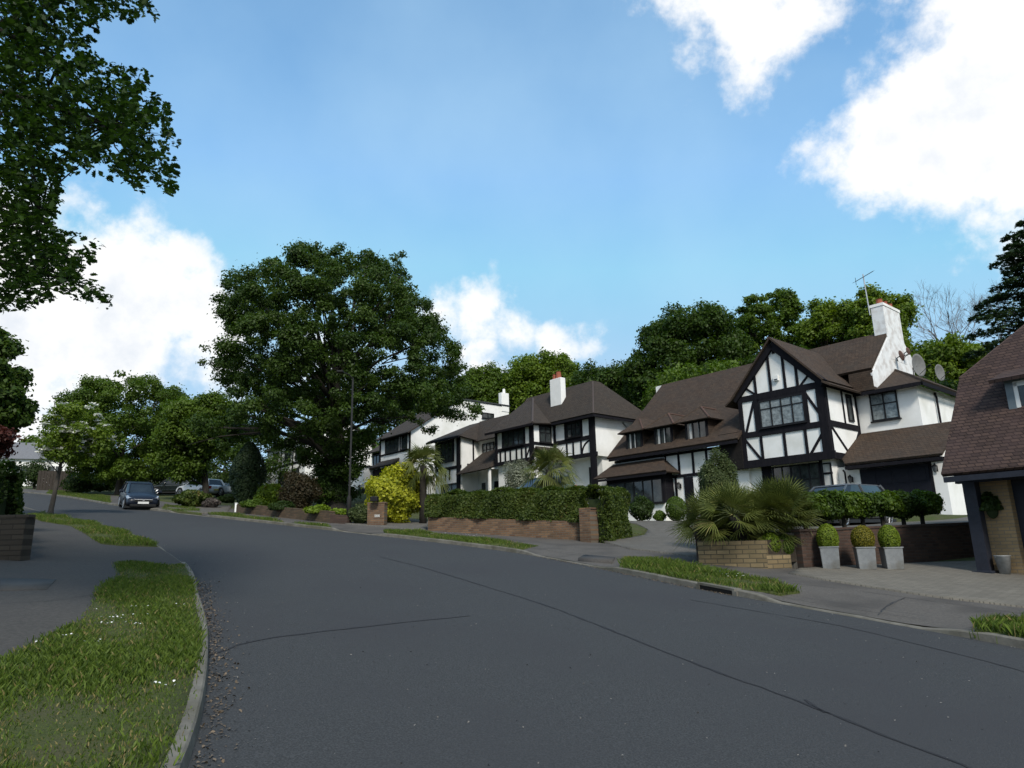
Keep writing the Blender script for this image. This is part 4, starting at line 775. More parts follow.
# ---- far houses
def simple_house(name, label, u0, u1, v0, v1, zg, ze, zr, wins, roofm=ROOFB):
    h = House(name, label, (u0+u1)/2, v0, zg-1); HM(h).b(u0, u1, v0, v1, zg-1, ze).mk('wall', WHITE); vm = (v0+v1)/2
    HM(h).solid([(u0, v0, ze), (u0, v1, ze), (u0, vm, zr)], du=.2).solid([(u1-.2, v0, ze), (u1-.2, v1, ze), (u1-.2, vm, zr)], du=.2).mk('gable_end', WHITE)
    HM(h).poly((u0-.4, v0-.4, ze-.2), (u1+.4, v0-.4, ze-.2), (u1+.4, vm, zr+.1), (u0-.4, vm, zr+.1)).poly((u0-.4, v1+.4, ze-.2), (u1+.4, v1+.4, ze-.2), (u1+.4, vm, zr+.1), (u0-.4, vm, zr+.1)).mk('roof', roofm, solid=.12)
    for a, b, z0, z1 in wins: window(h, a, b, z0, z1, v0, cols=2, fm=FRAME)
    return h
hE = simple_house('white_house', 'white house showing through the gap left of the oak', 57, 68, 1, 9, 7.2, 12.3, 15.2, [(58.2, 59.6, 10.4, 11.6), (61, 62.6, 10.4, 11.6), (64.5, 66, 10.4, 11.6), (58.5, 60, 7.9, 9.2), (62, 64, 7.9, 9.2)])
HM(hE).beamF(57, 12.2, 68, 12.2, .3, 1).beamF(57, 9.9, 68, 9.9, .25, 1).beamF(60.3, 7.5, 60.3, 12.2, .25, 1).beamF(63.6, 7.5, 63.6, 12.2, .25, 1).mk('timber_frame', TIMBER)
# far left house beyond the bend
q = atdepth(22, 470, 92); gz_ = Hs(q[0], q[1]); t = thing('far_house', 'small pale house beyond the bend behind the leaning tree', 'house', (q[0], q[1], gz_-1), R(20))
MB().box(-7, 7, 0, 8, 0, 5.0).build('wall', WHITE, t); MB().prism([(-7.4, -.4, 4.8), (-7.4, 8.4, 4.8), (-7.4, 4, 7.6)], (14.8, 0, 0)).build('roof', mat('pale_grey_roof', (.12, .12, .125), (.17, .17, .18), rough=.8), t)
for x in (-5, -1, 3):
    f = MB().box(x-.08, x+1.68, -.05, .0, 2.4, 4.0).build('window', FRAMEW, t); MB().box(x, x+.75, -.07, -.052, 2.5, 3.9).box(x+.85, x+1.6, -.07, -.052, 2.5, 3.9).build('pane', GLASS, f)

# ---- near right garage with tiled roof: eave runs with azimuth -36
AG = R(36); dG = np.array([-math.sin(AG), math.cos(AG)]); nG = np.array([math.cos(AG), math.sin(AG)])
post = G(986, 573.5); zg = post[2]
gar = thing('tiled_garage', 'garage with steep red brown tiled roof and dark timber posts at the right edge', 'garage', (post[0], post[1], zg), AG-math.pi/2)
# local: x = -along (towards the viewer's right), y = away from street, z up
def gl(px, py, yv):
    """photo pixel onto the garage's vertical plane y = yv"""
    d = ray(px, py); t = ((post[:2]+nG*yv)@nG)/(d[:2]@nG); p = d[:2]*t-post[:2]; return -(p@dG), yv, d[2]*t-zg
e0 = gl(943, 477, -.55); ez = e0[2]
def slope(px, py, pitch=math.tan(R(52))):
    d = ray(px, py); best = None
    # ray against the roof plane through the eave: z = ez + (y+.55)*pitch
    a = d[:2]@nG; b = post[:2]@nG; t = (ez+zg - (b-(-.55))*0 - 0 + (-b+.55)*pitch)/(d[2]-a*pitch); p = d*t; return -((p[:2]-post[:2])@dG), (p[:2]-post[:2])@nG, p[2]-zg
print('garage', e0, slope(961, 381), slope(1024, 330), slope(1024, 470))
# roof sheets
HX = 9.0
MB().add([(-.31, -.55, ez), (HX, -.55, ez), (HX, 3.0, ez+3.55*1.28), (1.95, 3.0, ez+3.55*1.28), (-.31, 1.37, ez+1.92*1.28)], [(0, 1, 2, 3, 4)]).add([(-.31, 1.37, ez+1.92*1.28), (1.95, 3.0, ez+3.55*1.28), (-.31, 4.63, ez+1.92*1.28)], [(0, 1, 2)]).add([(-.31, 6.55, ez), (HX, 6.55, ez), (HX, 3.0, ez+3.55*1.28), (1.95, 3.0, ez+3.55*1.28), (-.31, 4.63, ez+1.92*1.28)], [(0, 1, 2, 3, 4)]).build('roof', ROOFG, gar, solid=.1)
MB().tube([(-.31, 1.37, ez+1.92*1.28+.02), (1.95, 3.0, ez+3.55*1.28+.02)], .08, 8).tube([(-.31, 4.63, ez+1.92*1.28+.02), (1.95, 3.0, ez+3.55*1.28+.02)], .08, 8).tube([(1.95, 3.0, ez+3.55*1.28+.02), (HX, 3.0, ez+3.55*1.28+.02)], .09, 8).build('ridge_tiles', RT, gar)
MOS = mat('lichen', (.45, .44, .40), (.3, .3, .27), rough=1)
lm = MB()
for _ in range(26):
    x = RNG.random()*2.4-.1; y = -.4+RNG.random()*1.6; z = ez+(y+.55)*1.28+.012; r_ = .015+.03*RNG.random(); lm.add([(x-r_, y-r_*.5, z-r_*.64), (x+r_, y-r_*.4, z-r_*.5), (x+r_*.7, y+r_*.5, z+r_*.64), (x-r_*.6, y+r_*.6, z+r_*.77)], [(0, 1, 2, 3)])
lm.build('lichen_spots', MOS, gar)
NAVY = mat('dark_blue_timber', (.012, .014, .022), (.02, .023, .034), scale=7, rough=.6, bump=.2)
MB().box(-.12, .13, -.12, .13, -.1, ez-.12).build('post', NAVY, gar); MB().box(-.2, .2, -.2, .2, -.02, .06).build('post_base', NAVY, gar, bevel=.01)
MB().box(4.2, 4.4, -.1, .1, -.1, ez-.12).build('post', NAVY, gar)
MB().box(-.28, HX, -.06, .10, ez-.14, ez+.10).box(-.28, HX, -.62, -.54, ez-.13, ez-.01).build('eaves_beam', NAVY, gar)
MB().box(-.15, HX, .11, 1.0, ez-.02, ez+.05).build('soffit', BOARD, gar)
MB().box(.0, .62, .28, 6.2, -.2, ez-.03).build('wall', BRICKS, gar); MB().box(3.0, HX, .5, 6.2, -.2, ez-.02).build('wall', BRICKS, gar)
MB().prism([(-.12, 1.1, ez-.2), (-.12, 6.3, ez-.2), (-.12, 4.6, ez+1.92*1.28-.3), (-.12, 1.6, ez+1.92*1.28-.3)], (.25, 0, 0)).box(-.12, .4, 3.2, 6.2, -.3, ez-.2).build('gable_wall', BOARD, gar)
dd = MB().box(.625, 2.99, .50, .58, -.1, ez-.03).build('garage_door', NAVY, gar); MB().box(.8, .92, .44, .498, .95, 1.0).build('handle', ALU, dd)
a = gl(1010, 384, .55); b = gl(1008, 418, .55); dx0 = b[0]+.12
MB().box(dx0, dx0+1.6, .5, 2.3, b[2]-.05, a[2]+.12).build('dormer', ROOFG, gar); fr = MB().box(dx0-.03, dx0+.12, .44, .498, b[2], a[2]+.1).box(dx0+1.45, dx0+1.6, .44, .498, b[2], a[2]+.1).box(dx0-.03, dx0+1.6, .43, .497, a[2]+.02, a[2]+.16).box(dx0-.08, dx0+1.65, .38, .497, b[2]-.06, b[2]+.03).build('window', mat('blue_grey_frame', (.14, .17, .19), (.11, .14, .16), rough=.5), gar)
MB().box(dx0+.12, dx0+.8, .455, .499, b[2]+.03, b[2]+.1).box(dx0+.12, dx0+.2, .45, .499, b[2]+.03, a[2]).box(dx0+.78, dx0+.86, .45, .499, b[2]+.03, a[2]).box(dx0+.12, dx0+1.45, .45, .499, a[2]-.09, a[2]+.02).build('casement', FRAMEW, fr); MB().box(dx0+.2, dx0+1.45, .47, .485, b[2]+.1, a[2]-.08).build('pane', GLASS, fr)
MB().add([(dx0-.25, .2, a[2]+.1), (dx0+1.85, .2, a[2]+.1), (dx0+1.85, 2.6, a[2]+.9), (dx0-.25, 2.6, a[2]+.9)], [(0, 1, 2, 3)]).build('dormer_roof', ROOFG, gar, solid=.08)
def gw(x, y, z): p = post[:2]-dG*x+nG*y; return np.array([p[0], p[1], zg+z])
p = gw(.36, .02, 0); bk = thing('bucket', 'pale metal bucket standing by the brick garage pier', 'bucket', (p[0], p[1], Hs(p[0], p[1])+.03), 0)
MB().lathe([(.10, 0), (.15, .36), (.162, .37), (.162, .385), (.145, .385), (.095, .02)], seg=24).build('body', mat('weathered_zinc', (.32, .33, .33), (.22, .22, .21), scale=8, rough=.6, metal=.2), bk, smooth=True)
MB().tube([(.16*math.cos(t), .16*math.sin(t)*.3-.02, .38-.10*math.sin(t)) for t in np.linspace(0, math.pi, 9)], .006, 5).build('handle', ALU, bk)

# ------------------------------------------------------------------ planting
L_OAK = leafmat('oak_leaves', (.018, .040, .006), (.055, .095, .013))
L_DARK = leafmat('dark_leaves', (.016, .034, .007), (.042, .072, .013))
L_MID = leafmat('mid_green_leaves', (.035, .070, .007), (.095, .150, .018))
L_LIGHT = leafmat('light_green_leaves', (.055, .10, .009), (.14, .20, .022))
L_OLIVE = leafmat('olive_leaves', (.04, .06, .02), (.09, .115, .04))
L_BRIGHT = leafmat('bright_green_leaves', (.07, .125, .008), (.17, .24, .02))
L_HEDGE = leafmat('hedge_leaves', (.020, .042, .006), (.085, .115, .018), third=(.16, .13, .04))
L_YEL = leafmat('yellow_green_leaves', (.17, .20, .015), (.42, .42, .03))
L_TOP = leafmat('topiary_leaves', (.07, .12, .01), (.22, .28, .03))
L_TOPB = leafmat('browned_topiary_leaves', (.09, .10, .012), (.26, .22, .03))
L_RED = leafmat('red_leaves', (.05, .015, .012), (.11, .035, .025))
L_BRONZE = leafmat('bronze_leaves', (.022, .024, .010), (.055, .040, .02))
L_FG = leafmat('shaded_near_oak_leaves', (.014, .034, .006), (.036, .072, .011), trans=.30)  # leaf colour darkened to paint in the shade of undersides seen from below
L_CON = leafmat('conifer_sprays', (.016, .034, .014), (.045, .075, .026), trans=.15)
L_PALM = leafmat('palm_leaves', (.05, .065, .014), (.13, .145, .035), third=(.22, .19, .10), trans=.2)
L_YUC = leafmat('spiky_palm_leaves', (.040, .058, .012), (.135, .155, .035), third=(.26, .20, .08), trans=.15)
L_WHITE = leafmat('blossom', (.5, .52, .45), (.75, .75, .68), trans=.2)
CORE = mat('inner_shade_of_foliage', (.012, .022, .007), (.02, .032, .01), scale=9, rough=1)  # solid dark filler inside foliage; the inner shade is in its colour

def tree(name, label, cat, base, outline, ncl=120, cr_=(.5, 1.0), nleaf=30000, size=.22, lm=L_OAK, bark=BARK, tr=.35, dr=.85, trunk_top=None, shape=QUAD, limbs=22, group=None, inset=.55, shell=.45, lean=(0, 0), blossom=0, flat=.75, seed=None, yshift=0, twig=0):
    """outline: photo pixels of the crown; the crown is a full round volume whose profile follows it"""
    global RNG
    if seed is not None: RNG = np.random.default_rng(seed)
    base = np.array(base, float); n = base[:2]/np.linalg.norm(base[:2]); lat = np.array([n[1], -n[0]]); D = base[:2]@n
    P = []
    for px, py in outline: d = ray(px, py); t = D/(d[:2]@n); P.append((d[:2]@lat*t, d[2]*t-base[2]))
    P = np.array(P); lo, hi = P.min(0), P.max(0); cen = []; rad = []
    tries = 0
    while len(cen) < ncl and tries < 9000:
        tries += 1; r = cr_[0]+(cr_[1]-cr_[0])*RNG.random()**1.4; p = lo+RNG.random(2)*(hi-lo); o = r*inset
        T = np.array([p, p+[o, 0], p-[o, 0], p+[0, o*.8], p-[0, o*.8]])
        if not pip(T, P).all(): continue
        zs = np.linspace(lo[0], hi[0], 60); row = pip(np.stack([zs, np.full(60, p[1])], 1), P); xs = zs[row]
        if len(xs) == 0: continue
        c = (xs[0]+xs[-1])/2; wv = (xs[-1]-xs[0])/2; b = math.sqrt(max(wv*wv-(p[0]-c)**2, 0))*dr
        bb = (2*RNG.random()-1)*b; 
        if RNG.random() < .35: bb = math.copysign(b*.9, bb)
        k_ = 1/(1+bb/D); pj = np.array([p[0]*k_, (p[1]+base[2])*k_-base[2]]); T2 = np.array([pj, pj+[o, 0], pj-[o, 0], pj+[0, o*.8]])
        if not pip(T2, P).all(): continue
        cen.append((p[0], bb, p[1])); rad.append(r)
    cen = np.array(cen); rad = np.array(rad)
    W = np.empty_like(cen); W[:, :2] = cen[:, :1]*lat+cen[:, 1:2]*n; W[:, 2] = cen[:, 2]
    t = thing(name, label, cat, tuple(base), 0, group)
    v, k, rnd = clumps(W, rad, nleaf, size, shape=shape, shell=shell, flat=flat); fastmesh('crown', v, k, lm, rnd, parent=t)
    # trunk and limbs
    zt = (lo[1]+.55*(hi[1]-lo[1])) if trunk_top is None else trunk_top; cx, cy = W[:, 0].mean()*.8+lean[0], W[:, 1].mean()*.5+lean[1]; mb = MB()
    tp = lambda f: np.array([cx*f**1.3+.06*math.sin(f*7)*tr*3, cy*f**1.3+.05*math.cos(f*5)*tr*3, zt*f])
    mb.tube([(0, 0, -.3)]+[tp(f) for f in (.0, .04, .2, .4, .6, .8, 1)], [tr*1.5, tr*1.35, tr*1.08, tr*.95, tr*.82, tr*.66, tr*.45, tr*.2], 10)
    mb.build('trunk', bark, t, smooth=True)
    mb = MB(); sel = RNG.choice(len(W), min(limbs, len(W)), replace=False)
    for j in sel:
        q = W[j]; f = np.clip((q[2]/zt)*.62+.05*RNG.normal(), .18, .95); s = tp(f); mid = s*.5+q*.5; mid[2] += .12*np.linalg.norm(q-s)*(RNG.random()); r0 = tr*(.42-.22*f)
        mb.tube([s, s*.75+mid*.25+RNG.normal(size=3)*.08, mid+RNG.normal(size=3)*.15, q], [r0, r0*.75, r0*.5, r0*.18], 6)
        for _ in range(2+twig): e = q+RNG.normal(size=3)*rad[j]*.8; mb.tube([mid, mid*.4+e*.6+RNG.normal(size=3)*.1, e], [r0*.35, r0*.2, .008], 4)
    mb.build('branches', bark, t, smooth=True)
    if blossom:
        top = cen[:, 2] > lo[1]+.2*(hi[1]-lo[1]); idx = np.where(top)[0]; cc = []
        for _ in range(blossom):
            j = RNG.choice(idx); d = unit(RNG.normal(size=3)); d[2] = abs(d[2]); p = W[j]+d*rad[j]*.95
            for _ in range(9): cc.append(p+RNG.normal(size=3)*[.09, .09, .02])
        cc = np.array(cc); v, k = leaves(cc, np.tile([0, 0, 1.], (len(cc), 1))+RNG.normal(size=(len(cc), 3))*.4, .15*np.ones(len(cc)), QUAD*1.3); fastmesh('blossom', v, k, L_WHITE, parent=t)
    return t
def shrub(name, label, cat, base, rx, ry, rz, n, size, lm, lumps=14, group=None, cz=None, stem=0, shape=QUAD, lump_r=.42, smoothness=0, core=.78, seed=None):
    global RNG
    if seed is not None: RNG = np.random.default_rng(seed)
    cz = rz if cz is None else cz; t = thing(name, label, cat, tuple(base), 0, group); S = np.array([rx, ry, rz])
    d = unit(RNG.normal(size=(n, 3)))
    if smoothness:
        p = d*(1-.10*RNG.random((n, 1))-(1-smoothness)*.1*RNG.random((n, 1)))*S+[0, 0, cz]; nr = d+RNG.normal(size=(n, 3))*.45; v, k = leaves(p, nr, size*(.7+.6*RNG.random(n)), shape); rnd = RNG.random(n)
    else:
        ph = RNG.random(6)*6.28; f1 = 2.2+lumps*.08; lmp = np.sin(d[:, 0]*f1+ph[0])*np.cos(d[:, 1]*f1+ph[1])+.7*np.sin(d[:, 2]*f1*1.3+ph[2]+d[:, 0]*3)+.5*np.sin(d[:, 1]*f1*2.3+ph[3])*np.cos(d[:, 0]*f1*2.1+ph[4])
        r_ = (1+.16*lmp)*(1-.30*RNG.random(n)**1.6+.07*RNG.normal(size=n)*(RNG.random(n) > .6)); p = d*r_[:, None]*S*.92+[0, 0, cz]; p[:, 2] = np.maximum(p[:, 2], .02)
        nr = d+RNG.normal(size=(n, 3))*.6+[0, 0, .3]; v, k = leaves(p, nr, size*(.6+.8*RNG.random(n)), shape); rnd = np.clip(.75*RNG.random(n)+.12*(lmp+1), 0, 1); core = min(core, .62)
    fastmesh('foliage', v, k, lm, rnd, parent=t)
    mb = MB(); K = 14; mb.lathe([(max(.01, rx*core*math.sin(math.pi*i/10)), cz-rz*core*math.cos(math.pi*i/10)) for i in range(11)], seg=K); mb.v = [(x, y*ry/rx, z) for x, y, z in mb.v]; mb.build('shade_core', CORE, t, smooth=True)
    MB().tube([(0, 0, -.15), (0, 0, cz)], [max(.03, rx*.10), max(.02, rx*.07)], 8).build('stem', BARKD, t)
    return t
def hedge(name, label, pts, w_, h, n, size, lm, group=None, z0=0, lumpy=.10, seed=None, cat='hedge', core=True):
    """clipped hedge along world points [(x,y,zbase,height)...]"""
    global RNG
    if seed is not None: RNG = np.random.default_rng(seed)
    P = np.array([p[:2] for p in pts], float); zb_ = np.array([p[2] for p in pts]); hh = np.array([p[3] if len(p) > 3 else h for p in pts]); S = np.concatenate([[0], np.cumsum(np.linalg.norm(np.diff(P, axis=0), axis=1))]); L = S[-1]; O = np.array([P[0][0], P[0][1], zb_[0]])
    per = w_+2*hh.mean(); s = RNG.random(n)*(L+w_*.6)-w_*.3; sc_ = np.clip(s, 0, L); x = np.interp(sc_, S, P[:, 0]); y = np.interp(sc_, S, P[:, 1]); zb2 = np.interp(sc_, S, zb_); h2 = np.interp(sc_, S, hh)
    j = np.clip(np.searchsorted(S, sc_, 'right')-1, 0, len(P)-2); d = unit(P[j+1]-P[j]); nrm = np.stack([d[:, 1], -d[:, 0]], 1)
    th = RNG.random(n); a = (th-.5)*per; hh2 = h2
    off = np.where(np.abs(a) < w_/2, a, np.sign(a)*w_/2); zz = np.where(np.abs(a) < w_/2, hh2, hh2*(1-(np.abs(a)-w_/2)/(per/2-w_/2)))
    nr = np.stack([np.where(np.abs(a) < w_/2, 0, np.sign(a)), np.where(np.abs(a) < w_/2, 1, 0)], 1)
    rr = .22; ex = np.clip((np.abs(off)-(w_/2-rr))/rr, 0, 1)*np.clip((zz-(hh2-rr))/rr, 0, 1); off = off*(1-.12*ex); zz = zz-.10*ex
    over = (s-sc_); inset = np.clip(np.abs(over)/(w_*.3), 0, 1); off = off*(1-.55*inset**2)
    lump = lumpy*(np.sin(s*3.1+1.3)*np.cos(zz*4.2)+np.sin(s*6.7+zz*5.3)*.6+.5*RNG.normal(size=n)*.6)
    q = np.stack([x+d[:, 0]*over+nrm[:, 0]*(off+nr[:, 0]*lump), y+d[:, 1]*over+nrm[:, 1]*(off+nr[:, 0]*lump), zb2+zz+nr[:, 1]*lump], 1)-O
    N3 = np.stack([nrm[:, 0]*nr[:, 0], nrm[:, 1]*nr[:, 0], nr[:, 1]+.15], 1)+RNG.normal(size=(n, 3))*.55
    v, k = leaves(q, N3, size*(.6+.8*RNG.random(n)), QUAD)
    t = thing(name, label, cat, tuple(O), 0, group)
    cl = .5+.5*np.sin(s*2.3)*np.sin(zz*3.0+s); fastmesh('foliage', v, k, lm, np.clip(.7*RNG.random(n)+.3*cl, 0, 1), parent=t)
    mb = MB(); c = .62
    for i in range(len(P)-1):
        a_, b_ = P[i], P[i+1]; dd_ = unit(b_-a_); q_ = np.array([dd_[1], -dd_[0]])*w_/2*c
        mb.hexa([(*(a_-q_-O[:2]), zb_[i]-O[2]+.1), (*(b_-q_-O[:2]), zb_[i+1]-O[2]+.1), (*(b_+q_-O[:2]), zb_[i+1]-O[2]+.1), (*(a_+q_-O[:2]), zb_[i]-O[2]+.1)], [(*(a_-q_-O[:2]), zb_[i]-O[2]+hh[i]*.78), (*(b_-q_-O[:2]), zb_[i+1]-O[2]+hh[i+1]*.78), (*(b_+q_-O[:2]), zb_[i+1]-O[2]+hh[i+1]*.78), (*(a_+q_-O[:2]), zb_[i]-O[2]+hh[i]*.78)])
    mb.build('shade_core', CORE, t); return t
def fan(mb_v, rn, o, d, R_, nb=14, spread=1.25, droop=.35, wd=.035):
    """one fan leaf: blades radiating from the end of its stalk"""
    d = unit(np.array(d)); side = np.cross(d, [0, 0, 1.]); side = unit(side) if np.linalg.norm(side) > .05 else np.array([1., 0, 0]); up = np.cross(side, d); tw = RNG.normal()*.5
    side, up = side*math.cos(tw)+up*math.sin(tw), up*math.cos(tw)-side*math.sin(tw); c = RNG.random()
    for i in range(nb):
        a = spread*(2*i/(nb-1)-1); dd_ = d*math.cos(a)+side*math.sin(a); L = R_*(.75+.25*math.cos(a))*(.9+.2*RNG.random()); w2 = np.cross(dd_, up)*wd*.5
        m = o+dd_*L*.55-np.array([0, 0, droop*.10*L]); e_ = o+dd_*L-np.array([0, 0, droop*.55*L*(.6+.8*RNG.random())])
        mb_v += [o-w2*.5, o+w2*.5, m+w2, m-w2, m-w2, m+w2, e_+w2*.15, e_-w2*.15]; rn += [min(1, c*.7+.3*RNG.random())]*2
def palm(name, label, base, H_, R_, nf, lm, tr=.11, cat='palm', stalk=.45, low=-.5, nb=14, wd=.035, droop=.5, crowns=1, spread_xy=.0, trunkm=None):
    t = thing(name, label, cat, tuple(base), 0); V = []; rn = []; st = MB(); tk = MB()
    for c in range(crowns):
        o0 = np.array([RNG.normal()*spread_xy, RNG.normal()*spread_xy, H_*(1 if c == 0 else .35+.6*RNG.random())])
        if H_ > .3: tk.tube([(o0[0]*.3, o0[1]*.3, -.1), (o0[0]*.7, o0[1]*.7, o0[2]*.5), tuple(o0)], [tr*1.1, tr, tr*.95], 10)
        for i in range(nf//crowns):
            az_ = i*2.4+RNG.random()*.5; el_ = low+(1.35-low)*((i+.5)/(nf/crowns))**.8; d = np.array([math.cos(az_)*math.cos(el_), math.sin(az_)*math.cos(el_), math.sin(el_)]); s = R_*stalk*(.7+.6*RNG.random()); o = o0+d*s+np.array([0, 0, -.12*s]); st.tube([o0, (o0+o)/2+[0, 0, .04], o], .011, 4); fan(V, rn, o, d, R_*(1-stalk)*(.85+.3*RNG.random()), nb, droop=droop*(1.2-el_*.5), wd=wd)
    fastmesh('fronds', np.array(V), 4, lm, np.array(rn), parent=t); st.build('stalks', mat('palm_stalk', (.09, .11, .04), (.06, .07, .03)), t)
    if tk.v: tk.build('trunk', trunkm or BARKD, t, smooth=True)
    return t

# the big oak
ob = G(335, 508); 
OAK = [(300, 243), (335, 240), (365, 248), (398, 247), (412, 262), (412, 285), (428, 305), (441, 325), (452, 345), (464, 352), (462, 375), (478, 398), (478, 416), (462, 424), (447, 418), (432, 436), (412, 430), (395, 416), (376, 436), (366, 462), (360, 498), (346, 503), (330, 505), (312, 498), (306, 470), (284, 448), (262, 440), (232, 448), (205, 440), (188, 430), (200, 410), (236, 400), (222, 382), (207, 372), (194, 362), (207, 345), (232, 338), (222, 325), (207, 312), (214, 296), (232, 292), (214, 282), (238, 270), (262, 266), (280, 254)]
OAK = [(332+(x-332)*1.045, 372+(y-372)*1.02) for x, y in OAK]
tree('oak_tree', 'large spreading dark oak in front of the half hidden white houses', 'tree', ob, OAK, ncl=1050, cr_=(.32, .78), nleaf=230000, size=.145, lm=L_OAK, bark=BARKD, tr=.5, limbs=46, trunk_top=11, inset=.85, shell=.3, seed=11, shape=DIAMOND)
# trees left of it
b = G(205, 500); tree('broadleaf_tree', 'dense dark green tree between the blue car and the oak', 'tree', (b[0], b[1], b[2]), [(165, 410), (185, 398), (210, 392), (235, 398), (250, 412), (252, 436), (236, 448), (214, 452), (206, 470), (200, 486), (180, 484), (165, 470), (150, 440)], ncl=200, cr_=(.45, 1.0), nleaf=60000, size=.19, lm=L_MID, bark=BARKD, tr=.25, seed=3)
b = G(112, 497); b = np.array([b[0]-3, b[1]+6, 0]); b[2] = Hs(b[0], b[1]); tree('broadleaf_tree', 'tall light green domed tree behind the blue car', 'tree', b, [(50, 440), (58, 400), (80, 382), (110, 370), (150, 374), (180, 388), (196, 410), (190, 450), (175, 478), (120, 486), (70, 484)], ncl=280, cr_=(.5, 1.1), nleaf=85000, size=.20, lm=L_MID, tr=.3, seed=4)
b = G(50, 513.5); tree('blossom_tree', 'small leaning street tree with flat white blossom clusters', 'tree', b, [(36, 440), (42, 415), (60, 404), (82, 402), (105, 412), (118, 432), (110, 450), (85, 462), (60, 470), (42, 462)], ncl=75, cr_=(.25, .5), nleaf=12000, size=.12, lm=L_LIGHT, tr=.10, limbs=16, blossom=110, seed=5)
# left edge tree and shrubs
b = atdepth(-12, 500, 24); b[2] = Hs(b[0], b[1]); tree('broadleaf_tree', 'dark tree at the left edge above the hedge', 'tree', b, [(-60, 350), (-20, 325), (8, 328), (18, 345), (15, 362), (33, 378), (18, 388), (36, 405), (30, 425), (12, 432), (-30, 440), (-60, 400)], ncl=120, cr_=(.3, .6), nleaf=24000, size=.17, lm=L_OAK, bark=BARKD, tr=.2, seed=6)
b = atdepth(-2, 500, 17); b[2] = Hs(b[0], b[1]); tree('red_leaf_tree', 'small red leaved tree over the left hedge', 'tree', b, [(-40, 425), (0, 428), (13, 436), (12, 450), (0, 458), (-40, 458)], ncl=30, cr_=(.2, .35), nleaf=5000, size=.11, lm=L_RED, tr=.06, limbs=6, seed=7)
hedge('hedge', 'tall dark hedge growing over the end of the left garden wall', [(la[0]-4.6, la[1]+.85, la[2]+.45, 1.55), (la[0]-1.15, la[1]+.72, la[2]+.45, 1.30)], 1.0, 1.6, 26000, .07, L_DARK, seed=8, lumpy=.12)
hedge('hedge', 'dark hedge running uphill along the left footway wall', [(la[0]-2.1, la[1]+1.8, la[2]+.5, 1.35), (lc[0]-.9, lc[1]+.3, lc[2]+1.1, 1.3)], 1.0, 1.6, 26000, .075, L_DARK, seed=9, lumpy=.12)

# woods behind the houses
W_ = 'trees of the wood behind the houses'
def wt(label, Yd, cx, outline, **k):
    b = atdepth(cx, 480, Yd); b[2] = Hs(b[0], b[1]); a_ = dict(ncl=230, cr_=(.6, 1.4), nleaf=52000, size=.27, lm=L_MID, tr=.35, group=W_); a_.update(k)
    return tree('woodland_tree', label, 'tree', b, outline, **a_)
wt('dense dark tree above the gap between the two half timbered houses', 62, 683, [(618, 400), (622, 368), (636, 345), (640, 325), (660, 318), (672, 306), (690, 310), (700, 300), (715, 308), (738, 318), (750, 345), (752, 380), (740, 410), (690, 425), (640, 425)], lm=L_OAK, ncl=330, nleaf=80000, seed=21)
wt('tall airy tree rising behind the black gable', 66, 770, [(735, 330), (738, 305), (755, 292), (775, 286), (792, 292), (806, 308), (815, 340), (812, 390), (770, 400), (730, 390)], lm=L_MID, ncl=190, nleaf=44000, cr_=(.4, 1.0), size=.25, seed=22, shell=.3)
wt('mid green tree left of the white chimney', 60, 832, [(795, 350), (800, 322), (812, 300), (830, 296), (850, 300), (868, 318), (872, 350), (850, 380), (800, 380)], lm=L_LIGHT, ncl=150, nleaf=38000, cr_=(.45, 1.1), size=.25, seed=23, shell=.3)
wt('bright tree behind the white chimney', 56, 885, [(845, 330), (850, 300), (866, 285), (890, 287), (908, 292), (918, 312), (908, 330), (915, 350), (905, 380), (860, 380)], lm=L_LIGHT, ncl=150, nleaf=36000, cr_=(.4, 1.0), size=.24, seed=24, shell=.3)
wt('broad light green tree right of the satellite dishes', 52, 945, [(895, 400), (900, 370), (912, 348), (935, 338), (960, 335), (985, 345), (1000, 370), (1000, 410), (950, 430), (900, 425)], lm=L_LIGHT, ncl=200, nleaf=50000, cr_=(.5, 1.2), size=.24, seed=25)
wt('yellow green tree behind the tall white chimney', 72, 545, [(505, 400), (505, 372), (522, 356), (545, 350), (570, 356), (585, 375), (590, 400), (575, 425), (520, 425)], lm=L_LIGHT, seed=26)
wt('dark tree between the middle chimney and the dense oak', 66, 606, [(572, 400), (575, 372), (590, 360), (610, 366), (628, 362), (645, 385), (650, 415), (600, 425), (575, 420)], lm=L_OAK, nleaf=24000, seed=27)
wt('light green rounded tree right of the big oak crown', 74, 487, [(445, 420), (450, 385), (465, 370), (490, 365), (515, 372), (525, 400), (520, 430), (460, 435)], lm=L_MID, seed=28)
wt('dark woodland tree behind the ridge of the gabled house', 54, 800, [(740, 400), (745, 360), (775, 348), (830, 350), (868, 356), (872, 400), (800, 410)], lm=L_OAK, nleaf=24000, seed=29)
wt('tree filling the wood behind the long tiled roof', 54, 700, [(640, 420), (645, 385), (680, 365), (730, 360), (760, 375), (765, 410), (700, 430)], lm=L_MID, nleaf=24000, seed=30)
wt('dark tree standing beyond the flat white flank wall', 70, 425, [(370, 440), (380, 395), (420, 375), (460, 380), (475, 420), (460, 450), (400, 455)], lm=L_OAK, nleaf=20000, seed=31)
wt('lower dark tree between the dishes and the near tiled roof', 46, 925, [(885, 430), (890, 395), (920, 380), (960, 385), (985, 400), (990, 440), (940, 450)], lm=L_OAK, nleaf=20000, seed=32)
wt('dark tree behind the far white house', 78, 240, [(150, 480), (160, 440), (200, 425), (250, 425), (300, 430), (310, 480), (240, 495)], lm=L_OAK, nleaf=20000, seed=33)
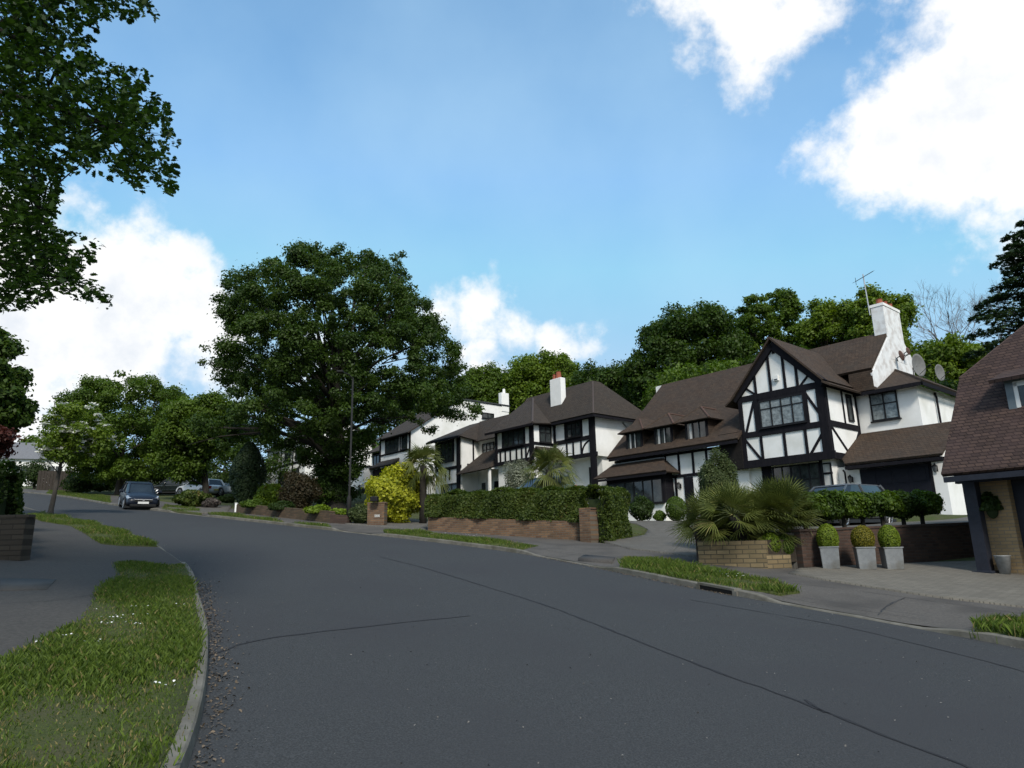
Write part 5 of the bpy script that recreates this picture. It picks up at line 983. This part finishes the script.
for i, (px_, Yd, l) in enumerate(((-40, 95, 'distant tree beyond the bend at the far left'), (60, 105, 'distant tree straight up the road past the bend'), (330, 92, 'distant tree hidden far behind the oak'))):
    wt(l, Yd, px_, [(px_-70, 482), (px_-60, 450), (px_-20, 432), (px_+30, 430), (px_+65, 455), (px_+70, 482)], lm=L_MID, nleaf=15000, size=.5, seed=40+i)
wt('tree beyond the right edge of the picture', 40, 1120, [(1040, 450), (1045, 350), (1090, 300), (1160, 310), (1200, 400), (1180, 460)], lm=L_MID, nleaf=15000, seed=44)
# bare tree
def bare(label, px_, Yd, ytop, W2, seed):
    global RNG
    RNG = np.random.default_rng(seed); b = atdepth(px_, 480, Yd); b[2] = Hs(b[0], b[1]); t = thing('bare_tree', label, 'tree', tuple(b), 0); top = atdepth(px_, ytop, Yd)[2]-b[2]; mb = MB(); tw = MB()
    def grow(p, d, L, r, lv):
        e_ = p+d*L; m = (p+e_)/2+RNG.normal(size=3)*L*.06; (mb if lv < 3 else tw).tube([p, m, e_], [r, r*.8, r*.6], 6 if lv < 3 else 3, caps=False)
        if lv >= 6: return
        for _ in range(3 if lv < 4 else 4): nd = unit(d+RNG.normal(size=3)*.42+np.array([0, 0, .12])); grow(p+(e_-p)*(.6+.4*RNG.random()), nd, L*(.62+.16*RNG.random()), r*.55, lv+1)
    grow(np.zeros(3), np.array([0, 0, 1.]), top*.36, .24, 0); G_ = mat('grey_twigs', (.11, .10, .10), (.16, .145, .14), rough=1); mb.build('trunk', BARK, t); tw.build('twigs', G_, t); return t
bare('bare grey twigged tree against the sky right of the chimney', 985, 60, 272, 1, 51); bare('small bare tree top behind the dense dark tree', 615, 70, 345, 1, 52)
# cedar at the right edge
def cedar(label, px_, Yd, ytop, seed, tiers=17, Rm=5.2):
    global RNG
    RNG = np.random.default_rng(seed); b = atdepth(px_, 480, Yd); b[2] = Hs(b[0], b[1]); t = thing('cedar_tree', label, 'tree', tuple(b), 0); top = atdepth(px_, ytop, Yd)[2]-b[2]
    MB().tube([(0, 0, -.3), (0.1, 0, top*.5), (0, 0, top)], [.38, .25, .03], 10).build('trunk', BARKD, t, smooth=True); br = MB(); C_ = []; Nn = []
    for i in range(tiers):
        f = i/(tiers-1); z = top*(.22+.78*f); R_ = Rm*(1-f)**.75+.35
        for j in range(7 if f < .9 else 4):
            a_ = j*6.28/7+i*1.3+RNG.normal()*.2; L = R_*(.7+.5*RNG.random()); d = np.array([math.cos(a_), math.sin(a_), .10]); p0 = np.array([0, 0, z]); e_ = p0+d*L+[0, 0, -.05*L]; br.tube([p0, p0+d*L*.5+[0, 0, .1*L], e_], [.07, .045, .012], 5)
            m = int(70*L); f_ = RNG.random(m)**.7; wv = .42*L*np.sin(f_*2.6+.3)*.7+.1; sd_ = np.array([-d[1], d[0], 0]); pp = p0+d*L*f_[:, None]+sd_*((RNG.random(m)*2-1)*wv)[:, None]+np.stack([np.zeros(m), np.zeros(m), .1*L*np.sin(f_*3.14)-.05*L*f_+RNG.normal(size=m)*.07-.12*RNG.random(m)], 1); C_.append(pp)
    C_ = np.vstack(C_); n = len(C_); v, k = leaves(C_, np.tile([0, 0, 1.], (n, 1))+RNG.normal(size=(n, 3))*.35, .28*(.6+.8*RNG.random(n)), SPRAY); fastmesh('crown', v, k, L_CON, parent=t); br.build('branches', BARKD, t); return t
cedar('tall dark conifer with tiered branches at the right edge', 1078, 40, 222, 61, Rm=5.6)

# foreground oak on the left, trunk outside the picture
RNG = np.random.default_rng(77)
FT = np.array([-9.6, 4.4]); fz = Hs(*FT); ft = thing('oak_tree', 'overhanging near oak branches in the top left corner', 'tree', (FT[0], FT[1], fz), 0)
POLYS = [[(-260, -160), (180, -160), (158, -20), (150, 6), (158, 14), (140, 20), (118, 14), (98, 18), (90, 36), (80, 50), (96, 56), (104, 68), (124, 66), (146, 78), (150, 92), (168, 102), (170, 122), (176, 140), (176, 160), (172, 192), (160, 190), (150, 176), (134, 192), (118, 176), (104, 158), (92, 162), (110, 184), (92, 178), (58, 168), (62, 200), (50, 212), (66, 232), (102, 244), (86, 262), (92, 286), (116, 296), (112, 308), (84, 300), (62, 294), (36, 300), (14, 312), (-40, 300), (-260, 340)]]
V = []; rn = []; tips = []
pl_ = np.array(POLYS[0], float)
def dens(px, py):
    return 1.0
cnt = 0; n_ros = 10500; Cc = []; Nn = []; Ld = []
while cnt < n_ros:
    px = RNG.uniform(-260, 180); py = RNG.uniform(-160, 315)
    if px < 0 and RNG.random() < .55: continue
    if not pip(np.array([[px, py]]), pl_)[0]: continue
    # sparser towards the outer edge: distance test with offset points
    edge = sum(pip(np.array([[px+dx, py+dy]]), pl_)[0] for dx, dy in ((24, 0), (0, 22), (20, -16), (16, 16), (0, -22)))
    if edge < 5 and RNG.random() < .13*(5-edge): continue
    # small windows of sky
    if math.sin(px*.11+1.7*math.sin(py*.05))*math.sin(py*.13+.8) > .62 and px > 40: continue
    dp = 6.0+2.6*RNG.random(); c = atdepth(px, py, dp*(.92)); m = RNG.integers(4, 8); ax = unit(np.array([.5, .1, -.15])+RNG.normal(size=3)*.6)
    for _ in range(m):
        d = unit(ax+RNG.normal(size=3)*.8); Cc.append(c+d*.055); Ld.append(d); Nn.append(np.array([0, 0, 1.])+RNG.normal(size=3)*.55)
    if cnt % 7 == 0: tips.append(c)
    cnt += 1
Cc = np.array(Cc); v, k = leaves(Cc, np.array(Nn), .068*(.5+.9*RNG.random(len(Cc))), OAKLEAF*np.array([1.15, 1]), long_dir=np.array(Ld)); O_ = np.array([FT[0], FT[1], fz]); fastmesh('crown', v-O_, k, L_FG, parent=ft)
MB().tube([(0, 0, -.3), (.1, .1, 2.5), (.5, .4, 5.2), (1.0, 1.0, 8)], [.42, .34, .26, .14], 12).build('trunk', BARKD, ft, smooth=True)
mb = MB(); hubs = [np.array([.5, .4, 5.0]), np.array([.2, .2, 3.4]), np.array([.8, .8, 6.6])]
mains = [atdepth(60, 60, 7), atdepth(110, 125, 7), atdepth(40, 220, 6.8), atdepth(-20, 120, 7), atdepth(100, -20, 7), atdepth(70, 280, 6.8), atdepth(30, 10, 7)]
for i, m in enumerate(mains): q = m-O_; s0_ = hubs[1 if q[2] < 4.2 else (0 if q[2] < 6 else 2)]; mb.tube([s0_, s0_*.6+q*.4+[0, 0, .35], s0_*.25+q*.75+[0, 0, .2], q], [.10, .07, .04, .015], 7)
for c in tips:
    q = c-O_; m = min(mains, key=lambda m: np.linalg.norm(m-c))-O_; j = m*.7+hubs[0]*.3 if RNG.random() < .5 else m
    if np.linalg.norm(j-q) < 1.0: mb.tube([j, (j+q)/2+RNG.normal(size=3)*.05, q], [.012, .008, .003], 4, caps=False)
mb.build('branches', BARKD, ft)

# ------------------------------------------------------------------ hedges, shrubs, palms
RNG = np.random.default_rng(9)
off_ = unit(np.array([wa[1]-wb[1], -(wa[0]-wb[0])])); off_ = off_ if off_[1] > 0 else -off_
dwn = (wa-wb)[:2]/np.linalg.norm((wa-wb)[:2])
h0 = wb[:2]+off_*.42+dwn*.15; h1 = wa[:2]+off_*.42+dwn*.0
def top_at(p, py):   # height of the ray through row py above world point p
    # find the pixel column of p then the height
    lo_, hi_ = 0, 12
    def prow(z): q = np.array([p[0], p[1], z]); zc = q@_f; return 384-FPX*(q@_u)/zc
    a, b = p[2]-1, p[2]+12
    for _ in range(30):
        m = (a+b)/2
        if prow(m) > py: a = m
        else: b = m
    return a
p0_ = np.array([*h0, wb[2]]); p1_ = np.array([*h1, wa[2]]); mid_ = (p0_+p1_)/2
ht = lambda p, py, z: top_at(p, py)-z
hedge('hedge', 'long clipped hedge behind the low brick wall', [(*h0, wb[2]+.60, ht(p0_, 488, wb[2]+.60)), (*mid_[:2], mid_[2]+.56, ht(mid_, 490, mid_[2]+.56)), (*h1, wa[2]+.50, ht(p1_, 495, wa[2]+.50))], .85, 1, 30000, .085, L_HEDGE, seed=12, lumpy=.07)
g0 = G(598, 543); g1 = G(624, 538); hedge('hedge', 'taller rounded hedge block right of the brick gate pier', [(g0[0]+.05, g0[1]+.55, g0[2], ht(g0+[0, .5, 0], 487, g0[2])), (g1[0]-.15, g1[1]+.1, g1[2], ht(g1, 489, g1[2]))], .8, 1, 11000, .08, L_HEDGE, seed=13, lumpy=.05)
def sh_px(name, label, cat, px, pybase, wpx, hpx, n, size, lm, **k):
    b = G(px, pybase); s = b[1]/FPX*1.03; return shrub(name, label, cat, b, wpx/2*s, wpx/2*s*.9, hpx/2*s, n, size, lm, **k)
sh_px('bush', 'large yellow variegated bush behind the brick pier', 'bush', 396, 523, 60, 54, 12000, .12, L_YEL, lumps=34, seed=14, lump_r=.36)
sh_px('bush', 'bright green rounded bush on the low wall', 'bush', 272, 508, 32, 24, 3500, .12, L_BRIGHT, lumps=16, seed=15)
sh_px('bush', 'dark brownish bush left of the oak trunk', 'bush', 298, 512, 38, 40, 7000, .11, L_BRONZE, lumps=26, seed=16)
sh_px('bush', 'dark bush hugging the oak trunk', 'bush', 330, 508, 40, 45, 7000, .12, L_DARK, lumps=22, seed=17)
sh_px('bush', 'low bright groundcover clump by the street lamp', 'bush', 338, 521, 24, 12, 1800, .10, L_BRIGHT, lumps=10, seed=18)
sh_px('bush', 'low dark shrub between the lamp and the brick pier', 'bush', 360, 524, 24, 18, 2500, .09, L_OLIVE, lumps=12, seed=19)
sh_px('bush', 'low groundcover in front of the bronze bush', 'bush', 312, 518, 26, 10, 1500, .10, L_MID, lumps=10, seed=20)
sh_px('bush', 'wide low shrub with yellow tips near the parked white car', 'bush', 192, 507, 36, 16, 3000, .13, L_HEDGE, lumps=16, seed=62)
sh_px('bush', 'grey mauve low shrub by the drive', 'bush', 211, 508, 18, 9, 1200, .11, leafmat('mauve_leaves', (.07, .06, .05), (.13, .11, .10)), lumps=8, seed=63)
sh_px('bush', 'flowering shrub with pale tips near the far white house', 'bush', 236, 489, 18, 24, 2000, .14, L_HEDGE, lumps=12, seed=64)
for i, (px_, py_, w_, h_, m_, l) in enumerate(((34, 489, 26, 30, L_DARK, 'dark bush in front of the far pale house'), (80, 493, 34, 20, L_DARK, 'dark shrub left of the blue car'), (100, 492, 26, 14, L_HEDGE, 'yellowish shrub behind the blue car'), (60, 490, 26, 18, L_OAK, 'shrub by the far timber fence'), (135, 490, 40, 30, L_BRONZE, 'reddish shrub behind the blue car roof'), (205, 492, 30, 14, L_DARK, 'low dark shrub beside the parked cars'), (228, 503, 14, 8, L_DARK, 'tiny shrub at the white marker post'))):
    sh_px('bush', l, 'bush', px_, py_, w_, h_, 2600, .17, m_, lumps=14, seed=70+i)
# dark upright conifer left of the bronze bush
b = G(246, 505); cy = thing('cypress_tree', 'dark narrow cypress left of the bronze bush', 'tree', tuple(b), 0); s = b[1]/FPX; n = 9000; f = RNG.random(n); Rr = (20*s)*(np.sin(np.clip(f, .02, 1)*2.6+.35)*.85)*(.8+.25*RNG.random(n)); a_ = RNG.random(n)*6.283; C_ = np.stack([Rr*np.cos(a_), Rr*np.sin(a_), f*62*s], 1)
v, k = leaves(C_, np.stack([np.cos(a_), np.sin(a_), np.full(n, .4)], 1)+RNG.normal(size=(n, 3))*.5, .14*np.ones(n)); fastmesh('crown', v, k, L_CON, parent=cy); MB().lathe([(.02, 0)]+[(20*s*.45*math.sin(min(f_, 1)*2.6+.35), f_*54*s) for f_ in np.linspace(.03, .97, 9)], seg=12).build('shade_core', CORE, cy, smooth=True); MB().tube([(0, 0, -.2), (0, 0, 1)], .1, 8).build('trunk', BARKD, cy)
# palms
b = G(424, 526); b[1] += 1.2; b[0] -= .2; b[2] = Hs(b[0], b[1]); s = b[1]/FPX; palm('palm_tree', 'fan palm with dark trunk left of the clipped hedge', b, (top_at(b, 466)-b[2]), 1.25, 46, L_PALM, tr=.15, low=-1.0, nb=15, droop=.9, wd=.045)
b = G(556, 537); b[1] += 3.0; b[2] = Hs(b[0], b[1]); palm('palm_tree', 'fan palm rising above the middle of the clipped hedge', b, top_at(b, 470)-b[2], 1.2, 44, L_PALM, tr=.15, low=-.9, nb=15, droop=.8, wd=.045)
b = np.array([5.5, 16.75, ya[2]+.5]); palm('spiky_palm', 'big clump of spiky fan palms in the yellow stone planter', b, .58, .98, 400, L_YUC, tr=.12, low=-.5, nb=16, droop=.25, wd=.022, crowns=10, spread_xy=.42, cat='palm clump')
b = np.array([6.45, 16.9, .28]); palm('spiky_palm', 'spiky palm leaning over the brick retaining wall', b, .4, 1.0, 110, L_YUC, tr=.1, low=-.3, nb=16, droop=.3, wd=.022, crowns=2, spread_xy=.25, cat='palm clump')
b = np.array([5.75, 19.6, .35]); shrub('bush', 'tall dull green feathery bush behind the spiky palms', 'bush', b, .60, .55, 1.12, 26000, .05, L_OLIVE, lumps=26, seed=81)
# dome shrubs by the yellow wall end
for px_, py_, l in ((774, 553, 'small bright green dome shrub nearest the spiky palms'), (786, 553, 'small dark green dome shrub nearest the planters')):
    g = np.array([5.86, 16.32, yb[2]+.26]) if px_ < 780 else np.array([6.20, 16.42, yb[2]+.22]); shrub('dome_shrub', l, 'shrub', g, .22, .22, .27, 2600, .035, L_BRIGHT if px_ < 780 else L_MID, smoothness=1, group='dome shrubs at the wall end', seed=int(px_))
g = G(677, 521.5); shrub('topiary_bush', 'large egg shaped clipped bush beside the front door', 'topiary', g, .46, .44, .54, 5000, .05, L_MID, smoothness=1, seed=83)
g = G(643, 521.5); shrub('bush', 'dark bush under the bay window', 'bush', g+[0, .2, 0], .62, .5, .55, 4000, .08, L_DARK, lumps=18, seed=84); g = G(660, 521.5); shrub('bush', 'small leafy green bush between the dark bush and the topiary', 'bush', g, .3, .3, .24, 1500, .07, L_MID, lumps=10, seed=85)
# planters with topiary
for i, (px_, py_, lm_, l1, l2) in enumerate(((836, 570.5, L_TOP, 'square galvanised planter, leftmost, set apart from the other two', 'bright domed topiary in the leftmost planter'), (872, 571, L_TOPB, 'square galvanised planter in the middle of the row', 'browned yellowish topiary in the middle planter'), (899, 571, L_TOP, 'square galvanised planter nearest the tiled garage', 'bright domed topiary in the planter nearest the tiled garage'))):
    g = G(px_, py_); g[2] += .03; t = thing('planter', l1, 'planter', tuple(g+[0, .22, 0]), R(-22+6*i), 'galvanised planters along the brick wall'); w2, w1, hh_ = .195, .175, .47
    MB().hexa([(-w1, -w1, 0), (w1, -w1, 0), (w1, w1, 0), (-w1, w1, 0)], [(-w2, -w2, hh_), (w2, -w2, hh_), (w2, w2, hh_), (-w2, w2, hh_)]).build('body', GALV, t, bevel=.012)
    MB().box(-w2-.012, w2+.012, -w2-.012, -w2+.02, hh_-.005, hh_+.02).box(-w2-.012, w2+.012, w2-.02, w2+.012, hh_-.005, hh_+.02).box(-w2-.012, -w2+.02, -w2+.021, w2-.021, hh_-.005, hh_+.02).box(w2-.02, w2+.012, -w2+.021, w2-.021, hh_-.005, hh_+.02).build('rim', GALV, t)
    MB().box(-w2+.03, w2-.03, -w2+.03, w2-.03, hh_+.001, hh_+.012).build('compost', SO, t)
    shrub('topiary', l2, 'topiary', g+[0, .22, hh_+.0], (.235, .25, .225)[i], .24, (.33, .30, .32)[i], 5200, .032, lm_, cz=.20, smoothness=.7, group='topiaries in the galvanised planters', seed=90+i, core=.85)
# small standards along the top of the retaining wall
for i, px_ in enumerate((806, 826, 845, 864, 884, 905, 924)):
    d = ray(px_, 530); t0 = T0+np.array([-.45, .25]); t1 = T1+np.array([0, .45]); dt = t1-t0; Mx = np.array([[d[0], -dt[0]], [d[1], -dt[1]]]); k_ = np.linalg.solve(Mx, t0)[1]; p = t0+dt*k_; z_ = .24+.12*k_
    pos = ('first', 'second', 'third', 'fourth', 'fifth', 'sixth', 'seventh')[i]
    shrub('laurel_standard', f'dark leafy standard above the retaining wall, {pos} from the spiky palm', 'shrub', (p[0], p[1], z_), .62, .42, .33, 4200, .08, L_OAK if i % 2 else L_MID, cz=.60, lumps=12, group='row of standards on the retaining wall', seed=100+i, lump_r=.5)
# climber on the garage pier
p = gw(.28, .16, 1.35); shrub('climber', 'leafy climber hanging on the brick garage pier', 'climbing plant', p, .28, .1, .38, 2200, .07, L_DARK, lumps=12, seed=110, cz=.0, core=.5)
# white blossom climber / wispy bush in front of house B
b = hB.w(17.9, -2.6, 0); b[2] = Hs(b[0], b[1]); shrub('bush', 'wispy pale flowering bush against the middle house', 'bush', b, .9, .6, 1.4, 5000, .10, leafmat('pale_bush', (.08, .10, .05), (.30, .32, .25)), lumps=20, seed=111, core=.4)

# ------------------------------------------------------------------ street furniture
g = G(348.5, 522.5); lt = thing('street_lamp', 'tall thin dark street lamp in front of the oak', 'street lamp', tuple(g), 0); zt = top_at(g, 378)-g[2]
MB().lathe([(.10, -.1), (.10, 1.0), (.075, 1.08), (.045, 1.15), (.038, zt)], seg=12).build('pole', LAMPM, lt, smooth=True)
MB().tube([(0, 0, zt-.05), (-.15, -.2, zt+.12), (-.35, -.5, zt+.15)], .028, 8).build('arm', LAMPM, lt); MB().box(-.55, -.28, -.72, -.42, zt+.10, zt+.19).build('lantern_head', LAMPM, lt, bevel=.03)
g = G(236, 512); t = thing('marker_post', 'short white marker post by the garden wall end', 'post', tuple(g), 0); MB().box(-.06, .06, -.06, .06, -.05, .42).build('post', WHITE, t, bevel=.01); MB().box(-.065, .065, -.065, .065, .425, .46).build('cap', FRAMEW, t)
g = G(248, 503); t = thing('sign_post', 'thin grey post with a small plate left of the bright bush', 'sign', tuple(g), 0); MB().tube([(0, 0, -.1), (0, 0, 2.1)], .03, 8).build('pole', GALV, t); MB().box(-.16, .16, -.045, -.032, 1.75, 2.05).build('plate', mat('blue_grey_plate', (.12, .16, .22), rough=.5), t)
# far fence beyond the road bend
fa, fb = G(36, 490), G(74, 491); fen = thing('timber_fence', 'dark brown timber fence behind the leaning street tree', 'fence', (fa[0], fa[1], fa[2]), 0)
mb = MB(); L_ = np.linalg.norm((fb-fa)[:2]); dr_ = (fb-fa)[:2]/L_; ps = MB()
for i in range(int(L_/.16)): a = dr_*i*.16; z = Hs(fa[0]+a[0], fa[1]+a[1])-fa[2]; nn_ = np.array([dr_[1], -dr_[0]])*.012*(1 if i % 2 else -1); mb.hexa([(a[0]+nn_[0], a[1]+nn_[1], z-.1), (a[0]+dr_[0]*.15+nn_[0], a[1]+dr_[1]*.15+nn_[1], z-.1), (a[0]+dr_[0]*.15+nn_[0]*3, a[1]+dr_[1]*.15+.02, z-.1), (a[0]+nn_[0]*3, a[1]+.02, z-.1)], [(a[0]+nn_[0], a[1]+nn_[1], z+1.9), (a[0]+dr_[0]*.15+nn_[0], a[1]+dr_[1]*.15+nn_[1], z+1.9), (a[0]+dr_[0]*.15+nn_[0]*3, a[1]+dr_[1]*.15+.02, z+1.9), (a[0]+nn_[0]*3, a[1]+.02, z+1.9)])
mb.build('boards', mat('brown_boards', (.03, .024, .019), (.045, .036, .028), scale=5), fen)

# ------------------------------------------------------------------ cars
def car(label, p, heading, paint, glassm=None, L=4.3, Wd=1.78, Ht=1.52, kind='hatch', zrot=None, plate=True):
    """heading: azimuth the nose points to; local +x is forward"""
    az_ = R(90-heading); t = thing('parked_car', label, 'car', tuple(p), az_)
    # sit on the slope
    d = np.array([math.cos(az_), math.sin(az_)]); dz = Hs(p[0]+d[0]*1.3, p[1]+d[1]*1.3)-Hs(p[0]-d[0]*1.3, p[1]-d[1]*1.3) if zrot is None else zrot; t.rotation_euler = (0, -math.atan2(dz, 2.6), az_)
    h = L/2; hw = Wd/2
    # body: stations along x with side profile
    st = [(-h, .50, .86, .80), (-h+.10, .30, .95, .93), (-h+.5, .24, 1.0, .98), (-1.35, .22, 1.0, 1.0), (-.5, .20, .97, 1.0), (.4, .20, .94, 1.0), (h-1.25, .21, .93, .99), (h-.75, .22, .88, .97), (h-.32, .23, .79, .93), (h-.10, .27, .68, .86), (h, .36, .58, .78)]
    mb = MB(); K = None
    for x, zb_, zt_, wf in st:
        w_ = hw*wf; sec = [(-w_*.93, zb_), (-w_, zb_+.14), (-w_*1.0, (zb_+zt_)/2), (-w_*.97, zt_-.10), (-w_*.88, zt_-.01), (-w_*.45, zt_+.03), (0, zt_+.04), (w_*.45, zt_+.03), (w_*.88, zt_-.01), (w_*.97, zt_-.10), (w_, (zb_+zt_)/2), (w_, zb_+.14), (w_*.93, zb_)]
        K = len(sec); mb.v += [(x, y, z) for y, z in sec]
    ns = len(st); mb.f = [(i*K+k, i*K+(k+1) % K, (i+1)*K+(k+1) % K, (i+1)*K+k) for i in range(ns-1) for k in range(K)]+[tuple(range(K)), tuple(range((ns-1)*K, ns*K))]
    body = mb.build('body', paint, t, smooth=True, bevel=0); md = body.modifiers.new('ss', 'SUBSURF'); md.levels = 1; md.render_levels = 2
    # cabin
    rb = -h+.12 if kind != 'saloon' else -h+.8; fb_ = h-1.12; zb_ = .92
    base = [(rb, hw*.86), (rb+.3, hw*.90), (-.3, hw*.91), (fb_-.35, hw*.88), (fb_, hw*.74)]; top = [(rb+.34, hw*.66), (rb+.6, hw*.70), (-.3, hw*.72), (fb_-.95, hw*.69), (fb_-.80, hw*.60)]
    def shell(inset, z0, z1, f0=0., f1=1.):
        m = MB(); n = len(base); lower = []; upper = []
        for (xa, ya_), (xb, yb_) in zip(base, top): lower.append((xa+(xb-xa)*f0, (ya_+(yb_-ya_)*f0)*inset)); upper.append((xa+(xb-xa)*f1, (ya_+(yb_-ya_)*f1)*inset))
        ring = lambda pts, z: [(x, y, z) for x, y in pts]+[(x, -y, z) for x, y in pts[::-1]]
        a_, b_ = ring(lower, z0), ring(upper, z1); m.v = a_+b_; N_ = 2*n; m.f = [(i, (i+1) % N_, (i+1) % N_+N_, i+N_) for i in range(N_)]+[tuple(range(N_, 2*N_)), tuple(range(N_))[::-1]]; return m
    shell(1, zb_-.05, Ht-.05).build('windows', glassm or GLASS, t)
    rf = shell(1.0, Ht-.055, Ht, .93, 1.08); rf.build('roof', paint, t, bevel=.03)
    pil = MB()
    for sg in (-1, 1):
        for i, wd in ((4, .035), (2, .04), (0, .07)):
            a_ = np.array([base[i][0], sg*base[i][1]*1.0, zb_]); b_ = np.array([top[i][0], sg*top[i][1], Ht-.04]); pil.tube([a_, b_], wd, 6)
        pil.tube([(rb, sg*hw*.87, zb_+.0), (-.3, sg*hw*.92, zb_+.0), (fb_-.3, sg*hw*.885, zb_)], .022, 5)
    pil.build('pillars', paint, t)
    blk = mat('black_plastic', (.012, .012, .012), (.02, .02, .02), rough=.5); tyre = mat('tyre', (.012, .012, .012), (.018, .018, .018), rough=.9); alloy = mat('alloy_rim', (.35, .36, .37), (.25, .26, .27), rough=.3, metal=.7)
    for x in (-h+.78, h-.82):
        for sg in (-1, 1):
            wl = MB(); prof = [(.0, -.09), (.30, -.10), (.325, -.06), (.325, .06), (.30, .10), (0, .09)]; seg = 20
            for r_, y in prof:
                for k in range(seg): a_ = 6.2832*k/seg; wl.v.append((x+r_*math.cos(a_), sg*(hw-.10)+y, .325+r_*math.sin(a_)))
            wl.f = [(i*seg+k, i*seg+(k+1) % seg, (i+1)*seg+(k+1) % seg, (i+1)*seg+k) for i in range(5) for k in range(seg)]; wo = wl.build('wheel', tyre, t)
            rm = MB(); y0 = sg*(hw+.005)
            for k in range(5): a_ = 6.2832*k/5; c_, s_ = math.cos(a_), math.sin(a_); rm.tube([(x, y0, .325), (x+.19*c_, y0, .325+.19*s_)], .028, 5)
            for k in range(18): a_ = 6.2832*k/18; b_ = 6.2832*(k+1)/18; rm.tube([(x+.205*math.cos(a_), y0, .325+.205*math.sin(a_)), (x+.205*math.cos(b_), y0, .325+.205*math.sin(b_))], .018, 4, caps=False)
            rm.build('rim', alloy, wo)
            ar = MB()
            for k in range(11): a_ = math.pi*k/11-.05; b_ = math.pi*(k+1)/11-.05; ar.tube([(x+.365*math.cos(a_), sg*(hw-.01), .325+.365*math.sin(a_)), (x+.365*math.cos(b_), sg*(hw-.01), .325+.365*math.sin(b_))], .028, 5, caps=False)
            ar.build('wheel_arch', blk, t)
    lampm = mat('headlight_glass', (.5, .52, .55), (.35, .37, .4), rough=.08, metal=.4)
    for sg in (-1, 1):
        MB().hexa([(h-.52, sg*hw*.93, .66), (h-.20, sg*hw*.86, .60), (h-.03, sg*hw*.50, .57), (h-.30, sg*hw*.55, .70)], [(h-.55, sg*hw*.92, .80), (h-.26, sg*hw*.86, .74), (h-.09, sg*hw*.50, .68), (h-.35, sg*hw*.56, .80)]).build('headlight', lampm, t)
        MB().box(-h-.02, -h+.18, sg*hw*.62, sg*hw*.86, .66, .88).build('tail_light', mat('tail_light', (.25, .01, .01), rough=.2), t)
        MB().box(fb_-.42, fb_-.26, sg*(hw+.02), sg*(hw+.20), .90, 1.04).build('mirror', paint, t, bevel=.03)
    MB().box(h-.06, h+.02, -.42, .42, .50, .62).build('grille', blk, t, bevel=.01); MB().box(h-.10, h+.012, -.62, .62, .26, .38).build('lower_grille', blk, t, bevel=.01); MB().tube([(h+.01, -.43, .63), (h+.01, .43, .63)], .012, 5).build('chrome_strip', ALU, t)
    MB().box(h+.022, h+.034, -.26, .26, .41, .52).build('number_plate', FRAMEW, t); MB().tube([(h+.005, 0, .60), (h+.035, 0, .60)], .05, 12).build('badge', ALU, t)
    MB().box(-h-.035, -h-.01, -.26, .26, .55, .66).build('number_plate', mat('yellow_plate', (.6, .5, .1), rough=.4), t)
    MB().box(-h+.2, h-.2, -hw*.97, hw*.97, .17, .27).build('sill_trim', blk, t)
    return t
BLUE = mat('dark_blue_paint', (.006, .009, .018), (.005, .008, .016), rough=.42, spec=.25, coat=.15); GREY = mat('grey_metallic_paint', (.07, .073, .077), (.06, .063, .067), rough=.35, metal=.3, coat=.4)
WCAR = mat('white_car_paint', (.72, .73, .74), rough=.25, coat=.6); BCAR = mat('black_car_paint', (.01, .014, .013), rough=.2, coat=.8)
WSCR = mat('sky_lit_glass', (.010, .014, .018), (.022, .03, .038), scale=1.2, rough=.10, spec=.45)
b = G(138, 508); car('dark blue car with headlights facing down the hill', b, 145, BLUE, WSCR, L=3.8, Wd=1.68, Ht=1.42)
zt_ = lambda p: .22+0
pA = P0+dU*1.3+dV*(-8.2); d = ray(842, 500); 
cp = atdepth(838, 505, 23); car('grey estate car parked behind the standards and spiky palm', (cp[0], cp[1], .40), 232, GREY, WSCR, L=4.5, Wd=1.80, Ht=1.42, zrot=-.03)
b = G(170, 495.5); car('dark car parked on a drive under the trees', b, 230, BCAR, WSCR, L=4.3, Ht=1.55)
b = G(199, 497); car('white car parked beside the dark car up the street', b, 300, WCAR, WSCR, L=4.3, Ht=1.45)
b = hB.w(27.3, -5.8, 0); b[2] = 3.1; car('white car parked behind the fan palm and hedge', (b[0], b[1], Hs(b[0], b[1])+.5), 250, WCAR, WSCR, L=4.3, Ht=1.35)
b = hB.w(14.2, -4.2, 0); car('teal grey car roof showing over the hedge by the middle house', (b[0], b[1], Hs(b[0], b[1])+.3), 230, mat('teal_grey_paint', (.06, .10, .11), rough=.25, coat=.7), WSCR, L=4.2, Ht=1.45)
b = G(240, 497); car('silver car by the far white house', b, 300, mat('silver_paint', (.35, .37, .38), rough=.3, metal=.5), WSCR, L=4.2, Ht=1.4)
for i, (px_, w_, h_, m_, l) in enumerate(((255, 26, 9, L_MID, 'trailing green plant spilling over the left part of the low brown wall'), (285, 30, 10, L_DARK, 'dark trailing plant spilling over the middle of the low brown wall'), (318, 22, 9, L_BRIGHT, 'bright trailing plant spilling over the oak end of the low brown wall'))):
    f_ = (330-px_)/94; q = wc+(wd_-wc)*f_; s_ = q[1]/FPX; q = q+np.array([.02, .05, .36]); shrub('trailing_plant', l, 'plant', q, w_/2*s_, .30, h_/2*s_+.08, 1800, .10, m_, lumps=10, seed=130+i, cz=.08, core=.3)
